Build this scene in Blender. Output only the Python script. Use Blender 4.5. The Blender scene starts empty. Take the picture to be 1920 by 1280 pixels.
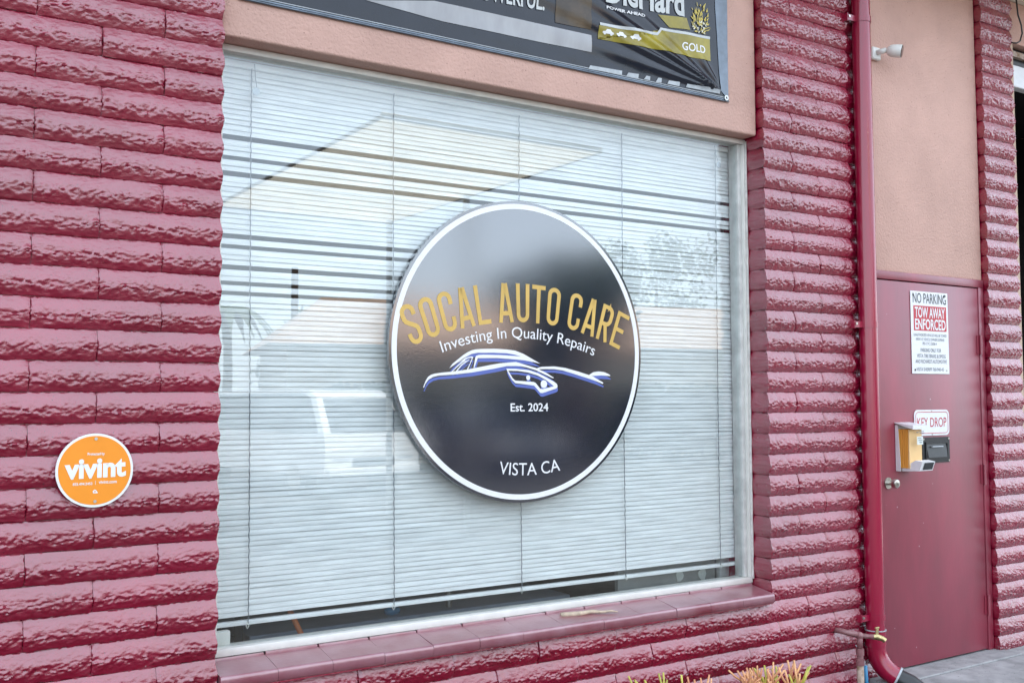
import bpy, bmesh, math, random
from math import sin, cos, pi, radians
from mathutils import Vector, Matrix, noise, geometry

random.seed(7)
scene = bpy.context.scene
COL = scene.collection

# ------------------------------------------------------------------ camera
cam_d = bpy.data.cameras.new('camera')
cam_o = bpy.data.objects.new('camera', cam_d)
COL.objects.link(cam_o)
scene.camera = cam_o
cam_d.sensor_width = 36.0
cam_d.lens = 36.0 * 1922.4 / 1920.0
cam_d.clip_start = 0.05
cam_d.clip_end = 1000
YAW, PITCH, ROLL = 0.5733, 0.0565, -0.0045
F = Vector((sin(YAW) * cos(PITCH), cos(YAW) * cos(PITCH), sin(PITCH)))
Rv = Vector((cos(YAW), -sin(YAW), 0))
U = Rv.cross(F)
R2 = Rv * cos(ROLL) + U * sin(ROLL)
U2 = -Rv * sin(ROLL) + U * cos(ROLL)
m = Matrix((R2, U2, -F)).transposed().to_4x4()
m.translation = Vector((-1.0847, -3.5576, 1.55))
cam_o.matrix_world = m

# ------------------------------------------------------------------ sky, sun, exposure
VEIL, VEIL_L = 0.42, 14.0
SUN_EL, SUN_AZ = radians(65), radians(-8)      # the sun stands behind the building, facade in open shade
world = bpy.data.worlds.new('World')
scene.world = world
world.use_nodes = True
wn = world.node_tree
wn.nodes.clear()
sky = wn.nodes.new('ShaderNodeTexSky')
sky.sky_type = 'NISHITA'
sky.sun_disc = False
sky.sun_elevation = SUN_EL
sky.sun_rotation = SUN_AZ
sky.air_density = 1.0
sky.dust_density = 2.2
sky.ozone_density = 1.0
bgn = wn.nodes.new('ShaderNodeBackground')
bgn.inputs['Strength'].default_value = 0.15
won = wn.nodes.new('ShaderNodeOutputWorld')
veil = wn.nodes.new('ShaderNodeMixRGB')         # thin even veil of high cloud
veil.inputs[0].default_value = VEIL
veil.inputs[2].default_value = (VEIL_L * 0.90, VEIL_L * 1.0, VEIL_L * 1.11, 1)
wn.links.new(sky.outputs[0], veil.inputs[1])
wn.links.new(veil.outputs[0], bgn.inputs[0])
wn.links.new(bgn.outputs[0], won.inputs[0])

sun_d = bpy.data.lights.new('sun', 'SUN')
sun_d.energy = 4.6
sun_d.angle = radians(0.53)
sun_d.color = (1.0, 0.95, 0.87)
sun_o = bpy.data.objects.new('sun', sun_d)
COL.objects.link(sun_o)
S = Vector((-sin(SUN_AZ) * cos(SUN_EL), cos(SUN_AZ) * cos(SUN_EL), sin(SUN_EL)))
sun_o.rotation_euler = (-S).to_track_quat('-Z', 'Y').to_euler()
sun_o.location = S * 60

vs = scene.view_settings
vs.view_transform = 'Standard'
vs.look = 'None'
vs.exposure = 1.18
vs.gamma = 1.0
vs.use_curve_mapping = False
scene.cycles.use_denoising = True
scene.cycles.max_bounces = 10
scene.cycles.transparent_max_bounces = 16
scene.cycles.caustics_reflective = False
scene.cycles.caustics_refractive = False

# ------------------------------------------------------------------ materials
def new_mat(name):
    mt = bpy.data.materials.new(name)
    mt.use_nodes = True
    nt = mt.node_tree
    nt.nodes.clear()
    out = nt.nodes.new('ShaderNodeOutputMaterial')
    return mt, nt, out


def pbr(name, col, rough=0.5, var=0.12, vscale=6.0, bump=0.0, bscale=80.0, metal=0.0, coat=0.0, coat_rough=0.1,
        spec=0.5, col2=None, stretch=(1, 1, 1), ior=1.5, rvar=0.0, detail=6.0, bdist=0.004, specks=None):
    """Principled material whose colour drifts with noise and whose surface has a fine relief."""
    mt, nt, out = new_mat(name)
    N = nt.nodes
    b = N.new('ShaderNodeBsdfPrincipled')
    nt.links.new(b.outputs[0], out.inputs[0])
    tc = N.new('ShaderNodeTexCoord')
    mp = N.new('ShaderNodeMapping')
    mp.inputs['Scale'].default_value = stretch
    geo = N.new('ShaderNodeNewGeometry')
    nt.links.new(geo.outputs['Position'], mp.inputs['Vector'])
    nz = N.new('ShaderNodeTexNoise')
    nz.inputs['Scale'].default_value = vscale
    nz.inputs['Detail'].default_value = detail
    nz.inputs['Roughness'].default_value = 0.6
    nt.links.new(mp.outputs[0], nz.inputs['Vector'])
    rp = N.new('ShaderNodeValToRGB')
    c1 = [max(0, c * (1 - var)) for c in col]
    c2 = col2 if col2 else [min(1, c * (1 + var)) for c in col]
    rp.color_ramp.elements[0].position = 0.3
    rp.color_ramp.elements[1].position = 0.7
    rp.color_ramp.elements[0].color = (*c1, 1)
    rp.color_ramp.elements[1].color = (*c2, 1)
    nt.links.new(nz.outputs['Fac'], rp.inputs[0])
    colour = rp.outputs[0]
    if specks:                                   # sparse chips, droppings or pits: (cell scale, size, rarity, colour)
        sc, size, rare, scol = specks
        vo = N.new('ShaderNodeTexVoronoi'); vo.inputs['Scale'].default_value = sc
        nt.links.new(geo.outputs['Position'], vo.inputs['Vector'])
        lt = N.new('ShaderNodeMath'); lt.operation = 'LESS_THAN'; lt.inputs[1].default_value = size
        nt.links.new(vo.outputs['Distance'], lt.inputs[0])
        wn2 = N.new('ShaderNodeSeparateColor')
        nt.links.new(vo.outputs['Color'], wn2.inputs[0])
        gt = N.new('ShaderNodeMath'); gt.operation = 'GREATER_THAN'; gt.inputs[1].default_value = rare
        nt.links.new(wn2.outputs[0], gt.inputs[0])
        mu = N.new('ShaderNodeMath'); mu.operation = 'MULTIPLY'
        nt.links.new(lt.outputs[0], mu.inputs[0]); nt.links.new(gt.outputs[0], mu.inputs[1])
        mx = N.new('ShaderNodeMixRGB'); mx.inputs[2].default_value = (*scol, 1)
        nt.links.new(mu.outputs[0], mx.inputs[0]); nt.links.new(colour, mx.inputs[1])
        colour = mx.outputs[0]
    nt.links.new(colour, b.inputs['Base Color'])
    b.inputs['Roughness'].default_value = rough
    b.inputs['Metallic'].default_value = metal
    b.inputs['IOR'].default_value = ior
    b.inputs['Specular IOR Level'].default_value = spec
    b.inputs['Coat Weight'].default_value = coat
    b.inputs['Coat Roughness'].default_value = coat_rough
    if rvar:
        mr = N.new('ShaderNodeMapRange')
        mr.inputs['To Min'].default_value = max(0.02, rough - rvar)
        mr.inputs['To Max'].default_value = min(1, rough + rvar)
        nt.links.new(nz.outputs['Fac'], mr.inputs['Value'])
        nt.links.new(mr.outputs[0], b.inputs['Roughness'])
    if bump:
        n2 = N.new('ShaderNodeTexNoise')
        n2.inputs['Scale'].default_value = bscale
        n2.inputs['Detail'].default_value = 5
        nt.links.new(mp.outputs[0], n2.inputs['Vector'])
        bp = N.new('ShaderNodeBump')
        bp.inputs['Strength'].default_value = bump
        bp.inputs['Distance'].default_value = bdist
        nt.links.new(n2.outputs['Fac'], bp.inputs['Height'])
        nt.links.new(bp.outputs[0], b.inputs['Normal'])
        if coat:
            nt.links.new(bp.outputs[0], b.inputs['Coat Normal'])
    return mt


def emit(name, col, strength):
    mt, nt, out = new_mat(name)
    e = nt.nodes.new('ShaderNodeEmission')
    e.inputs[0].default_value = (*col, 1)
    e.inputs[1].default_value = strength
    nt.links.new(e.outputs[0], out.inputs[0])
    return mt


def glass_mat(name, tint=(0.965, 0.985, 0.985), rough=0.0, waviness=0.0):
    """Window pane: each face lets light straight through and mirrors by the angle of view (Schlick)."""
    mt, nt, out = new_mat(name)
    N = nt.nodes
    tr = N.new('ShaderNodeBsdfTransparent')
    tr.inputs[0].default_value = (*tint, 1)
    gl = N.new('ShaderNodeBsdfGlossy')
    gl.inputs['Roughness'].default_value = rough
    lw = N.new('ShaderNodeLayerWeight')
    lw.inputs['Blend'].default_value = 0.5
    pw = N.new('ShaderNodeMath'); pw.operation = 'POWER'; pw.inputs[1].default_value = 5
    nt.links.new(lw.outputs['Facing'], pw.inputs[0])
    ma = N.new('ShaderNodeMath'); ma.operation = 'MULTIPLY_ADD'
    ma.inputs[1].default_value = 0.92; ma.inputs[2].default_value = 0.078
    nt.links.new(pw.outputs[0], ma.inputs[0])
    mx = N.new('ShaderNodeMixShader')
    nt.links.new(ma.outputs[0], mx.inputs[0])
    nt.links.new(tr.outputs[0], mx.inputs[1])
    nt.links.new(gl.outputs[0], mx.inputs[2])
    nt.links.new(mx.outputs[0], out.inputs[0])
    return mt


def paint_mat(name):
    """Thick semi-gloss oxblood paint over slump block, with grain, chips, droppings and grime."""
    mt, nt, out = new_mat(name)
    N = nt.nodes
    L = nt.links.new
    b = N.new('ShaderNodeBsdfPrincipled')
    L(b.outputs[0], out.inputs[0])
    geo = N.new('ShaderNodeNewGeometry')
    pos = geo.outputs['Position']
    mp = N.new('ShaderNodeMapping'); mp.inputs['Scale'].default_value = (0.55, 1, 1.25)
    L(pos, mp.inputs['Vector'])

    def nz(scale, detail=5, rough=0.6, src=None):
        n = N.new('ShaderNodeTexNoise')
        n.inputs['Scale'].default_value = scale
        n.inputs['Detail'].default_value = detail
        n.inputs['Roughness'].default_value = rough
        L(src or pos, n.inputs['Vector'])
        return n.outputs['Fac']
    big = nz(2.3, 4)
    rp = N.new('ShaderNodeValToRGB')
    rp.color_ramp.elements[0].position = 0.32; rp.color_ramp.elements[1].position = 0.7
    rp.color_ramp.elements[0].color = (0.205, 0.0006, 0.020, 1)
    rp.color_ramp.elements[1].color = (0.300, 0.0012, 0.033, 1)
    L(big, rp.inputs[0])
    # dusty film in patches
    dust = nz(9, 6, 0.7)
    dr = N.new('ShaderNodeValToRGB')
    dr.color_ramp.elements[0].position = 0.48; dr.color_ramp.elements[0].color = (0, 0, 0, 1)
    dr.color_ramp.elements[1].position = 0.78; dr.color_ramp.elements[1].color = (0.13, 0.13, 0.13, 1)
    L(dust, dr.inputs[0])
    m1 = N.new('ShaderNodeMixRGB'); m1.inputs[2].default_value = (0.26, 0.10, 0.13, 1)
    L(dr.outputs[0], m1.inputs[0]); L(rp.outputs[0], m1.inputs[1])
    # pits: tiny dark pinholes
    vo = N.new('ShaderNodeTexVoronoi'); vo.inputs['Scale'].default_value = 55
    L(pos, vo.inputs['Vector'])
    pr = N.new('ShaderNodeValToRGB')
    pr.color_ramp.elements[0].position = 0.07; pr.color_ramp.elements[0].color = (1, 1, 1, 1)
    pr.color_ramp.elements[1].position = 0.12; pr.color_ramp.elements[1].color = (0, 0, 0, 1)
    L(vo.outputs['Distance'], pr.inputs[0])
    pk = nz(14, 2)
    pg = N.new('ShaderNodeMath'); pg.operation = 'GREATER_THAN'; pg.inputs[1].default_value = 0.56
    L(pk, pg.inputs[0])
    pm = N.new('ShaderNodeMath'); pm.operation = 'MULTIPLY'
    L(pr.outputs[0], pm.inputs[0]); L(pg.outputs[0], pm.inputs[1])
    m2 = N.new('ShaderNodeMixRGB'); m2.inputs[2].default_value = (0.03, 0.006, 0.01, 1)
    L(pm.outputs[0], m2.inputs[0]); L(m1.outputs[0], m2.inputs[1])
    # white specks (droppings, chips), sparse
    v2 = N.new('ShaderNodeTexVoronoi'); v2.inputs['Scale'].default_value = 38
    L(pos, v2.inputs['Vector'])
    sr = N.new('ShaderNodeMath'); sr.operation = 'LESS_THAN'; sr.inputs[1].default_value = 0.10
    L(v2.outputs['Distance'], sr.inputs[0])
    sk = nz(3.1, 3)
    sg = N.new('ShaderNodeMath'); sg.operation = 'GREATER_THAN'; sg.inputs[1].default_value = 0.66
    L(sk, sg.inputs[0])
    sm = N.new('ShaderNodeMath'); sm.operation = 'MULTIPLY'
    L(sr.outputs[0], sm.inputs[0]); L(sg.outputs[0], sm.inputs[1])
    m3 = N.new('ShaderNodeMixRGB'); m3.inputs[2].default_value = (0.62, 0.58, 0.58, 1)
    L(sm.outputs[0], m3.inputs[0]); L(m2.outputs[0], m3.inputs[1])
    L(m3.outputs[0], b.inputs['Base Color'])
    # gloss
    rr = N.new('ShaderNodeMapRange')
    rr.inputs['To Min'].default_value = 0.14; rr.inputs['To Max'].default_value = 0.32
    L(dust, rr.inputs['Value']); L(rr.outputs[0], b.inputs['Roughness'])
    b.inputs['IOR'].default_value = 1.55
    b.inputs['Specular IOR Level'].default_value = 1.0
    b.inputs['Coat Weight'].default_value = 0.9
    b.inputs['Coat IOR'].default_value = 1.54
    L(rr.outputs[0], b.inputs['Coat Roughness'])
    # relief
    f1 = nz(52, 6, 0.66, mp.outputs[0]); f2 = nz(150, 3, 0.5)
    ad = N.new('ShaderNodeMath'); ad.operation = 'MULTIPLY_ADD'; ad.inputs[1].default_value = 0.25
    L(f2, ad.inputs[0]); L(f1, ad.inputs[2])
    bp = N.new('ShaderNodeBump'); bp.inputs['Strength'].default_value = 0.5; bp.inputs['Distance'].default_value = 0.006
    L(ad.outputs[0], bp.inputs['Height'])
    L(bp.outputs[0], b.inputs['Normal']); L(bp.outputs[0], b.inputs['Coat Normal'])
    return mt


M = {}
M['paint'] = paint_mat('oxblood_block_paint')
M['stucco'] = pbr('salmon_stucco', (0.60, 0.38, 0.315), 0.85, 0.10, 2.4, 0.9, 85, spec=0.3, bdist=0.005, detail=12, specks=(70, 0.16, 0.90, (0.30, 0.17, 0.14)))
M['stucco_tan'] = pbr('tan_stucco', (0.56, 0.42, 0.32), 0.85, 0.08, 2.0, 0.4, 150, spec=0.3)
M['soffit'] = pbr('beige_soffit_paint', (0.84, 0.77, 0.64), 0.7, 0.06, 1.5, 0.1, 40)
M['frame'] = pbr('ivory_aluminium', (0.72, 0.71, 0.66), 0.38, 0.10, 9, 0.08, 60, rvar=0.1)
M['frame_old'] = pbr('oxidised_aluminium', (0.60, 0.61, 0.58), 0.5, 0.2, 14, 0.1, 60)
M['caulk'] = pbr('old_caulk', (0.62, 0.60, 0.56), 0.6, 0.2, 25, 0.5, 60)
M['glass'] = glass_mat('window_glass')
M['slat'] = pbr('dusty_white_slat', (0.80, 0.81, 0.80), 0.45, 0.14, 4.5, 0.0, col2=(0.93, 0.94, 0.93), stretch=(1.2, 1, 11), detail=9)
M['cord'] = pbr('grey_cord', (0.16, 0.18, 0.20), 0.8, 0.3, 60)
M['clear_plastic'] = pbr('cloudy_plastic', (0.45, 0.50, 0.52), 0.2, 0.1)
M['room'] = pbr('dim_room_wall', (0.36, 0.42, 0.52), 0.8, 0.2, 2)
M['carpet'] = pbr('dark_floor', (0.05, 0.05, 0.055), 0.9, 0.3, 12)
M['sign_face'] = pbr('black_sign_laminate', (0.010, 0.014, 0.030), 0.08, 0.15, 30, 0.05, 260, spec=1.0, coat=1.0, coat_rough=0.055, bdist=0.002)
M['sign_face'].node_tree.nodes['Principled BSDF'].inputs['Coat IOR'].default_value = 2.1
M['sign_white'] = pbr('white_vinyl', (0.80, 0.80, 0.80), 0.3, 0.03, 30)
M['gold'] = pbr('gold_vinyl', (0.62, 0.40, 0.10), 0.3, 0.10, 10)
M['periwinkle'] = pbr('periwinkle_vinyl', (0.10, 0.14, 0.42), 0.3, 0.08, 10)
M['banner'] = pbr('black_banner_vinyl', (0.010, 0.013, 0.022), 0.15, 0.2, 8, spec=0.45)
M['banner_silver'] = pbr('printed_silver', (0.34, 0.34, 0.35), 0.25, 0.35, 2.2, stretch=(1.5, 1, 0.5))
M['banner_light'] = pbr('printed_light_grey', (0.55, 0.57, 0.56), 0.28, 0.1, 8)
M['banner_brown'] = pbr('printed_brown', (0.05, 0.03, 0.012), 0.25, 0.5, 9)
M['banner_gold'] = pbr('printed_olive_gold', (0.24, 0.19, 0.03), 0.28, 0.25, 7, col2=(0.40, 0.33, 0.03))
M['shard_gold'] = pbr('printed_bright_gold', (0.55, 0.43, 0.06), 0.3, 0.4, 60)
M['shard_pale'] = pbr('printed_pale_spark', (0.75, 0.72, 0.55), 0.3, 0.2, 60)
M['hem'] = pbr('banner_hem', (0.16, 0.20, 0.25), 0.25, 0.3, 12)
M['tape'] = pbr('grey_tape', (0.42, 0.45, 0.47), 0.35, 0.15, 30)
M['grommet'] = pbr('dull_zinc', (0.55, 0.55, 0.53), 0.35, 0.15, 40, metal=1.0)
M['orange'] = pbr('orange_sign_print', (0.86, 0.28, 0.012), 0.45, 0.03, 20)
M['pipe'] = pbr('gloss_crimson_pipe', (0.29, 0.005, 0.036), 0.22, 0.14, 3, 0.05, 20, coat=0.6, coat_rough=0.14, stretch=(1, 1, 0.3))
M['door'] = pbr('satin_maroon_door', (0.235, 0.012, 0.036), 0.45, 0.28, 2.6, 0.10, 30, spec=0.9, coat=0.8, coat_rough=0.40, rvar=0.08, stretch=(1.5, 1, 0.5), specks=(22, 0.10, 0.93, (0.46, 0.30, 0.34)))
M['dark_gap'] = pbr('dark_rubber_and_bay_shade', (0.012, 0.010, 0.011), 0.7, 0.2)  # black rubber parts, and the painted shade inside the service bay
M['white_metal'] = pbr('white_enamel', (0.74, 0.75, 0.76), 0.35, 0.04, 30)
M['black_print'] = pbr('black_print', (0.03, 0.035, 0.04), 0.5, 0.1)
M['grey_print'] = pbr('faded_grey_print', (0.16, 0.17, 0.19), 0.5, 0.1)
M['red_print'] = pbr('red_print', (0.50, 0.035, 0.05), 0.4, 0.08)
M['black_metal'] = pbr('black_steel', (0.022, 0.023, 0.025), 0.32, 0.2, 30)
M['nickel'] = pbr('worn_nickel', (0.55, 0.53, 0.48), 0.28, 0.2, 40, metal=1.0)
M['brass'] = pbr('weathered_brass', (0.50, 0.42, 0.22), 0.38, 0.3, 90, metal=0.9)
M['orange_card'] = pbr('orange_envelope', (0.78, 0.36, 0.06), 0.6, 0.06, 10)
M['peach_card'] = pbr('peach_envelope', (0.78, 0.52, 0.24), 0.6, 0.05, 10)
M['cam_white'] = pbr('camera_plastic', (0.74, 0.74, 0.70), 0.32, 0.04, 20)
M['lens'] = pbr('smoked_lens', (0.02, 0.014, 0.013), 0.12, 0.1)
M['concrete'] = pbr('grey_concrete', (0.33, 0.33, 0.33), 0.9, 0.30, 7, 0.6, 90, spec=0.2, specks=(60, 0.2, 0.8, (0.16, 0.155, 0.15)))
M['asphalt'] = pbr('worn_asphalt', (0.06, 0.058, 0.055), 0.92, 0.3, 1.2, 0.5, 120, spec=0.2)
M['soil'] = pbr('dry_soil', (0.07, 0.052, 0.038), 0.95, 0.4, 20, 0.8, 60, spec=0.1)
M['bark'] = pbr('tree_bark', (0.10, 0.07, 0.05), 0.9, 0.3, 12, 0.6, 60)
M['leaf'] = pbr('green_foliage', (0.045, 0.075, 0.022), 0.55, 0.35, 2.0)
M['leaf_dark'] = pbr('dark_foliage', (0.03, 0.055, 0.02), 0.55, 0.35, 2.0)
M['stick_red'] = pbr('coral_firestick', (0.76, 0.30, 0.17), 0.5, 0.18, 18, col2=(0.80, 0.46, 0.20))
M['stick_yellow'] = pbr('yellow_green_firestick', (0.52, 0.48, 0.09), 0.5, 0.3, 18)
M['bone'] = pbr('bleached_wood', (0.52, 0.42, 0.31), 0.8, 0.3, 40, 0.5, 90)
M['blue_cap'] = pbr('blue_plastic', (0.03, 0.22, 0.42), 0.35, 0.2, 20)
M['orange_stick'] = pbr('orange_handle', (0.70, 0.20, 0.06), 0.45, 0.1)
M['grey_board'] = pbr('grey_board', (0.30, 0.31, 0.30), 0.7, 0.12, 6)
M['paper'] = pbr('torn_paper', (0.66, 0.70, 0.66), 0.8, 0.1, 30)
M['copper'] = pbr('painted_copper', (0.24, 0.06, 0.075), 0.4, 0.35, 18, col2=(0.30, 0.16, 0.16))
M['rust'] = pbr('rusty_iron', (0.34, 0.20, 0.10), 0.75, 0.4, 30, 0.6, 80, col2=(0.55, 0.45, 0.38))
def canvas_mat():
    mt, nt, out = new_mat('beige_shade_cloth')
    N = nt.nodes
    df = N.new('ShaderNodeBsdfDiffuse'); df.inputs[0].default_value = (0.72, 0.66, 0.56, 1)
    tl = N.new('ShaderNodeBsdfTranslucent'); tl.inputs[0].default_value = (0.80, 0.74, 0.62, 1)
    geo = N.new('ShaderNodeNewGeometry')
    nz = N.new('ShaderNodeTexNoise'); nz.inputs['Scale'].default_value = 3.0
    nt.links.new(geo.outputs['Position'], nz.inputs['Vector'])
    mr = N.new('ShaderNodeMapRange'); mr.inputs['To Min'].default_value = 0.55; mr.inputs['To Max'].default_value = 0.65
    nt.links.new(nz.outputs['Fac'], mr.inputs['Value'])
    mx = N.new('ShaderNodeMixShader')
    nt.links.new(mr.outputs[0], mx.inputs[0]); nt.links.new(df.outputs[0], mx.inputs[1]); nt.links.new(tl.outputs[0], mx.inputs[2])
    nt.links.new(mx.outputs[0], out.inputs[0])
    return mt


M['canvas'] = canvas_mat()
M['tube_light'] = emit('lit_tube', (1.0, 0.93, 0.82), 5.0)
M['car_white'] = pbr('white_car_paint', (0.78, 0.78, 0.77), 0.25, 0.03, coat=1, coat_rough=0.04)
M['car_dark'] = pbr('charcoal_car_paint', (0.05, 0.055, 0.065), 0.25, 0.05, coat=1, coat_rough=0.04)
M['car_yellow'] = pbr('amber_reflector', (0.75, 0.42, 0.05), 0.3, 0.05)
M['car_glass'] = pbr('tinted_car_glass', (0.01, 0.012, 0.014), 0.05, 0.1)
M['tyre'] = pbr('tyre_rubber', (0.02, 0.02, 0.02), 0.8, 0.2)
M['roof_tile'] = pbr('sun_faded_roof_tile', (0.46, 0.33, 0.25), 0.8, 0.25, 8, 0.4, 30)
M['house_wall'] = pbr('cream_house_wall', (0.62, 0.54, 0.42), 0.85, 0.06, 2)
M['sill'] = pbr('mauve_sill_tile_paint', (0.25, 0.030, 0.056), 0.38, 0.16, 7, 0.12, 60, col2=(0.33, 0.15, 0.18), spec=1.0, coat=1.0, coat_rough=0.28, rvar=0.08)
M['sill'].node_tree.nodes['Principled BSDF'].inputs['Coat IOR'].default_value = 1.8

# ------------------------------------------------------------------ builders
class MB:
    """Collects faces for one mesh (world coordinates)."""
    def __init__(s):
        s.v, s.f, s.smooth = [], [], False

    def add(s, vv, ff):
        o = len(s.v)
        s.v += [tuple(p) for p in vv]
        s.f += [tuple(i + o for i in f) for f in ff]
        return s

    def box(s, x0, x1, y0, y1, z0, z1):
        vv = [(x, y, z) for x in (x0, x1) for y in (y0, y1) for z in (z0, z1)]
        return s.add(vv, [(0, 1, 3, 2), (4, 6, 7, 5), (0, 4, 5, 1), (2, 3, 7, 6), (0, 2, 6, 4), (1, 5, 7, 3)])

    def bevel_box(s, x0, x1, y0, y1, z0, z1, r=0.004, seg=2):
        bm = bmesh.new()
        bmesh.ops.create_cube(bm, size=1)
        for v in bm.verts:
            v.co = Vector(((x0 + x1) / 2 + v.co.x * (x1 - x0), (y0 + y1) / 2 + v.co.y * (y1 - y0), (z0 + z1) / 2 + v.co.z * (z1 - z0)))
        bmesh.ops.bevel(bm, geom=list(bm.edges), offset=r, segments=seg, affect='EDGES', profile=0.5)
        s.bm(bm)
        return s

    def bm(s, bm):
        bm.verts.index_update()
        s.add([v.co[:] for v in bm.verts], [[v.index for v in f.verts] for f in bm.faces])
        bm.free()

    def tube(s, path, rad, n=14, caps=True):
        P = [Vector(p) for p in path]
        rr = rad if isinstance(rad, (list, tuple)) else [rad] * len(P)
        up = None
        rings = []
        for i, p in enumerate(P):
            t = (P[min(i + 1, len(P) - 1)] - P[max(i - 1, 0)]).normalized()
            if up is None:
                up = t.orthogonal().normalized()
            up = (up - t * up.dot(t)).normalized()
            sd = t.cross(up)
            rings.append([p + (up * cos(2 * pi * k / n) + sd * sin(2 * pi * k / n)) * rr[i] for k in range(n)])
        vv = [q for r in rings for q in r]
        ff = []
        for i in range(len(P) - 1):
            for k in range(n):
                a = i * n + k; b = i * n + (k + 1) % n
                ff.append((a, b, b + n, a + n))
        if caps:
            ff.append(tuple(range(n - 1, -1, -1)))
            ff.append(tuple((len(P) - 1) * n + k for k in range(n)))
        return s.add(vv, ff)

    def disc(s, c, r0, r1, y0, y1, n=96, ax='y'):
        """ring or disc solid whose axis is y (front face at y0)."""
        vv, ff = [], []
        for k in range(n):
            a = 2 * pi * k / n
            for (r, y) in ((r0, y0), (r1, y0), (r1, y1), (r0, y1)):
                vv.append((c[0] + r * cos(a), y, c[1] + r * sin(a)))
        for k in range(n):
            a = 4 * k; b = 4 * ((k + 1) % n)
            for j in range(4):
                j2 = (j + 1) % 4
                if r0 < 1e-6 and j == 3:
                    continue
                ff.append((a + j, a + j2, b + j2, b + j))
        return s.add(vv, ff)

    def prism(s, poly, y0, y1):
        """polygon in x,z extruded from y0 to y1."""
        n = len(poly)
        vv = [(p[0], y0, p[1]) for p in poly] + [(p[0], y1, p[1]) for p in poly]
        tri = geometry.tessellate_polygon([[Vector((p[0], p[1], 0)) for p in poly]])
        ff = [tuple(t) for t in tri] + [tuple(i + n for i in reversed(t)) for t in tri]
        ff += [(i, (i + 1) % n, (i + 1) % n + n, i + n) for i in range(n)]
        return s.add(vv, ff)

    def flat(s, poly, y, holes=()):
        loops = [[Vector((p[0], p[1], 0)) for p in poly]] + [[Vector((p[0], p[1], 0)) for p in h] for h in holes]
        allp = [p for l in loops for p in l]
        tri = geometry.tessellate_polygon(loops)
        return s.add([(p.x, y, p.y) for p in allp], [tuple(t) for t in tri])

    def ball(s, c, r, sub=2, sc=(1, 1, 1)):
        bm = bmesh.new()
        bmesh.ops.create_icosphere(bm, subdivisions=sub, radius=r)
        for v in bm.verts:
            v.co = Vector((c[0] + v.co.x * sc[0], c[1] + v.co.y * sc[1], c[2] + v.co.z * sc[2]))
        s.bm(bm)
        return s

    def mesh(s, name, mat, smooth=None, origin=(0, 0, 0)):
        me = bpy.data.meshes.new(name)
        o = Vector(origin)
        me.from_pydata([Vector(p) - o for p in s.v], [], s.f)
        me.validate()
        bm = bmesh.new(); bm.from_mesh(me)
        bmesh.ops.recalc_face_normals(bm, faces=list(bm.faces))
        bm.to_mesh(me); bm.free()
        me.materials.append(mat if not isinstance(mat, str) else M[mat])
        if smooth is not None:
            me.polygons.foreach_set('use_smooth', [True] * len(me.polygons))
            if smooth < 3.1:
                me.set_sharp_from_angle(angle=smooth)
        return me

    def build(s, name, mat, parent=None, smooth=None):
        xs = [p[0] for p in s.v]; ys = [p[1] for p in s.v]; zs = [p[2] for p in s.v]
        c = Vector(((min(xs) + max(xs)) / 2, (min(ys) + max(ys)) / 2, min(zs)))
        me = s.mesh(name, mat, smooth, c)
        return link(name, me, c, parent)


WL = {}
def link(name, data, wloc, parent=None, rot=None):
    o = bpy.data.objects.new(name, data)
    COL.objects.link(o)
    wloc = Vector(wloc)
    WL[o.name] = wloc
    o.parent = parent
    o.location = wloc - (WL[parent.name] if parent else Vector((0, 0, 0)))
    if rot:
        o.rotation_euler = rot
    return o


def tag(o, label, cat, group=None):
    o['label'] = label; o['category'] = cat
    if group:
        o['group'] = group
    return o


def thing(name, loc, label, cat, group=None):
    o = link(name, None, loc)
    o.empty_display_size = 0.1
    return tag(o, label, cat, group)


def struct(o):
    o['kind'] = 'structure'
    return o


def text2d(body, w=None, h=None, bold=0.0, squeeze=None, align='LEFT', spacing=1.0):
    """built-in lettering as 2-D points and faces, scaled so that its caps fit h and its run fits w; origin at baseline left."""
    cu = bpy.data.curves.new('lettering', 'FONT')
    cu.body = body
    cu.size = 1.0
    cu.offset = bold
    cu.space_character = spacing
    cu.resolution_u = 4
    o = bpy.data.objects.new('lettering', cu)
    COL.objects.link(o)
    bpy.context.view_layer.update()
    dg = bpy.context.evaluated_depsgraph_get()
    me = bpy.data.meshes.new_from_object(o.evaluated_get(dg))
    vv = [(v.co.x, v.co.y) for v in me.vertices]
    ff = [tuple(p.vertices) for p in me.polygons]
    bpy.data.objects.remove(o); bpy.data.meshes.remove(me); bpy.data.curves.remove(cu)
    x0 = min(p[0] for p in vv); x1 = max(p[0] for p in vv)
    sx = w / (x1 - x0) if w else 1.0
    sy = (h / 0.69) if h else sx
    if not w:
        sx = sy * (squeeze or 1.0)
    return [((p[0] - x0) * sx, p[1] * sy) for p in vv], ff, (x1 - x0) * sx


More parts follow.
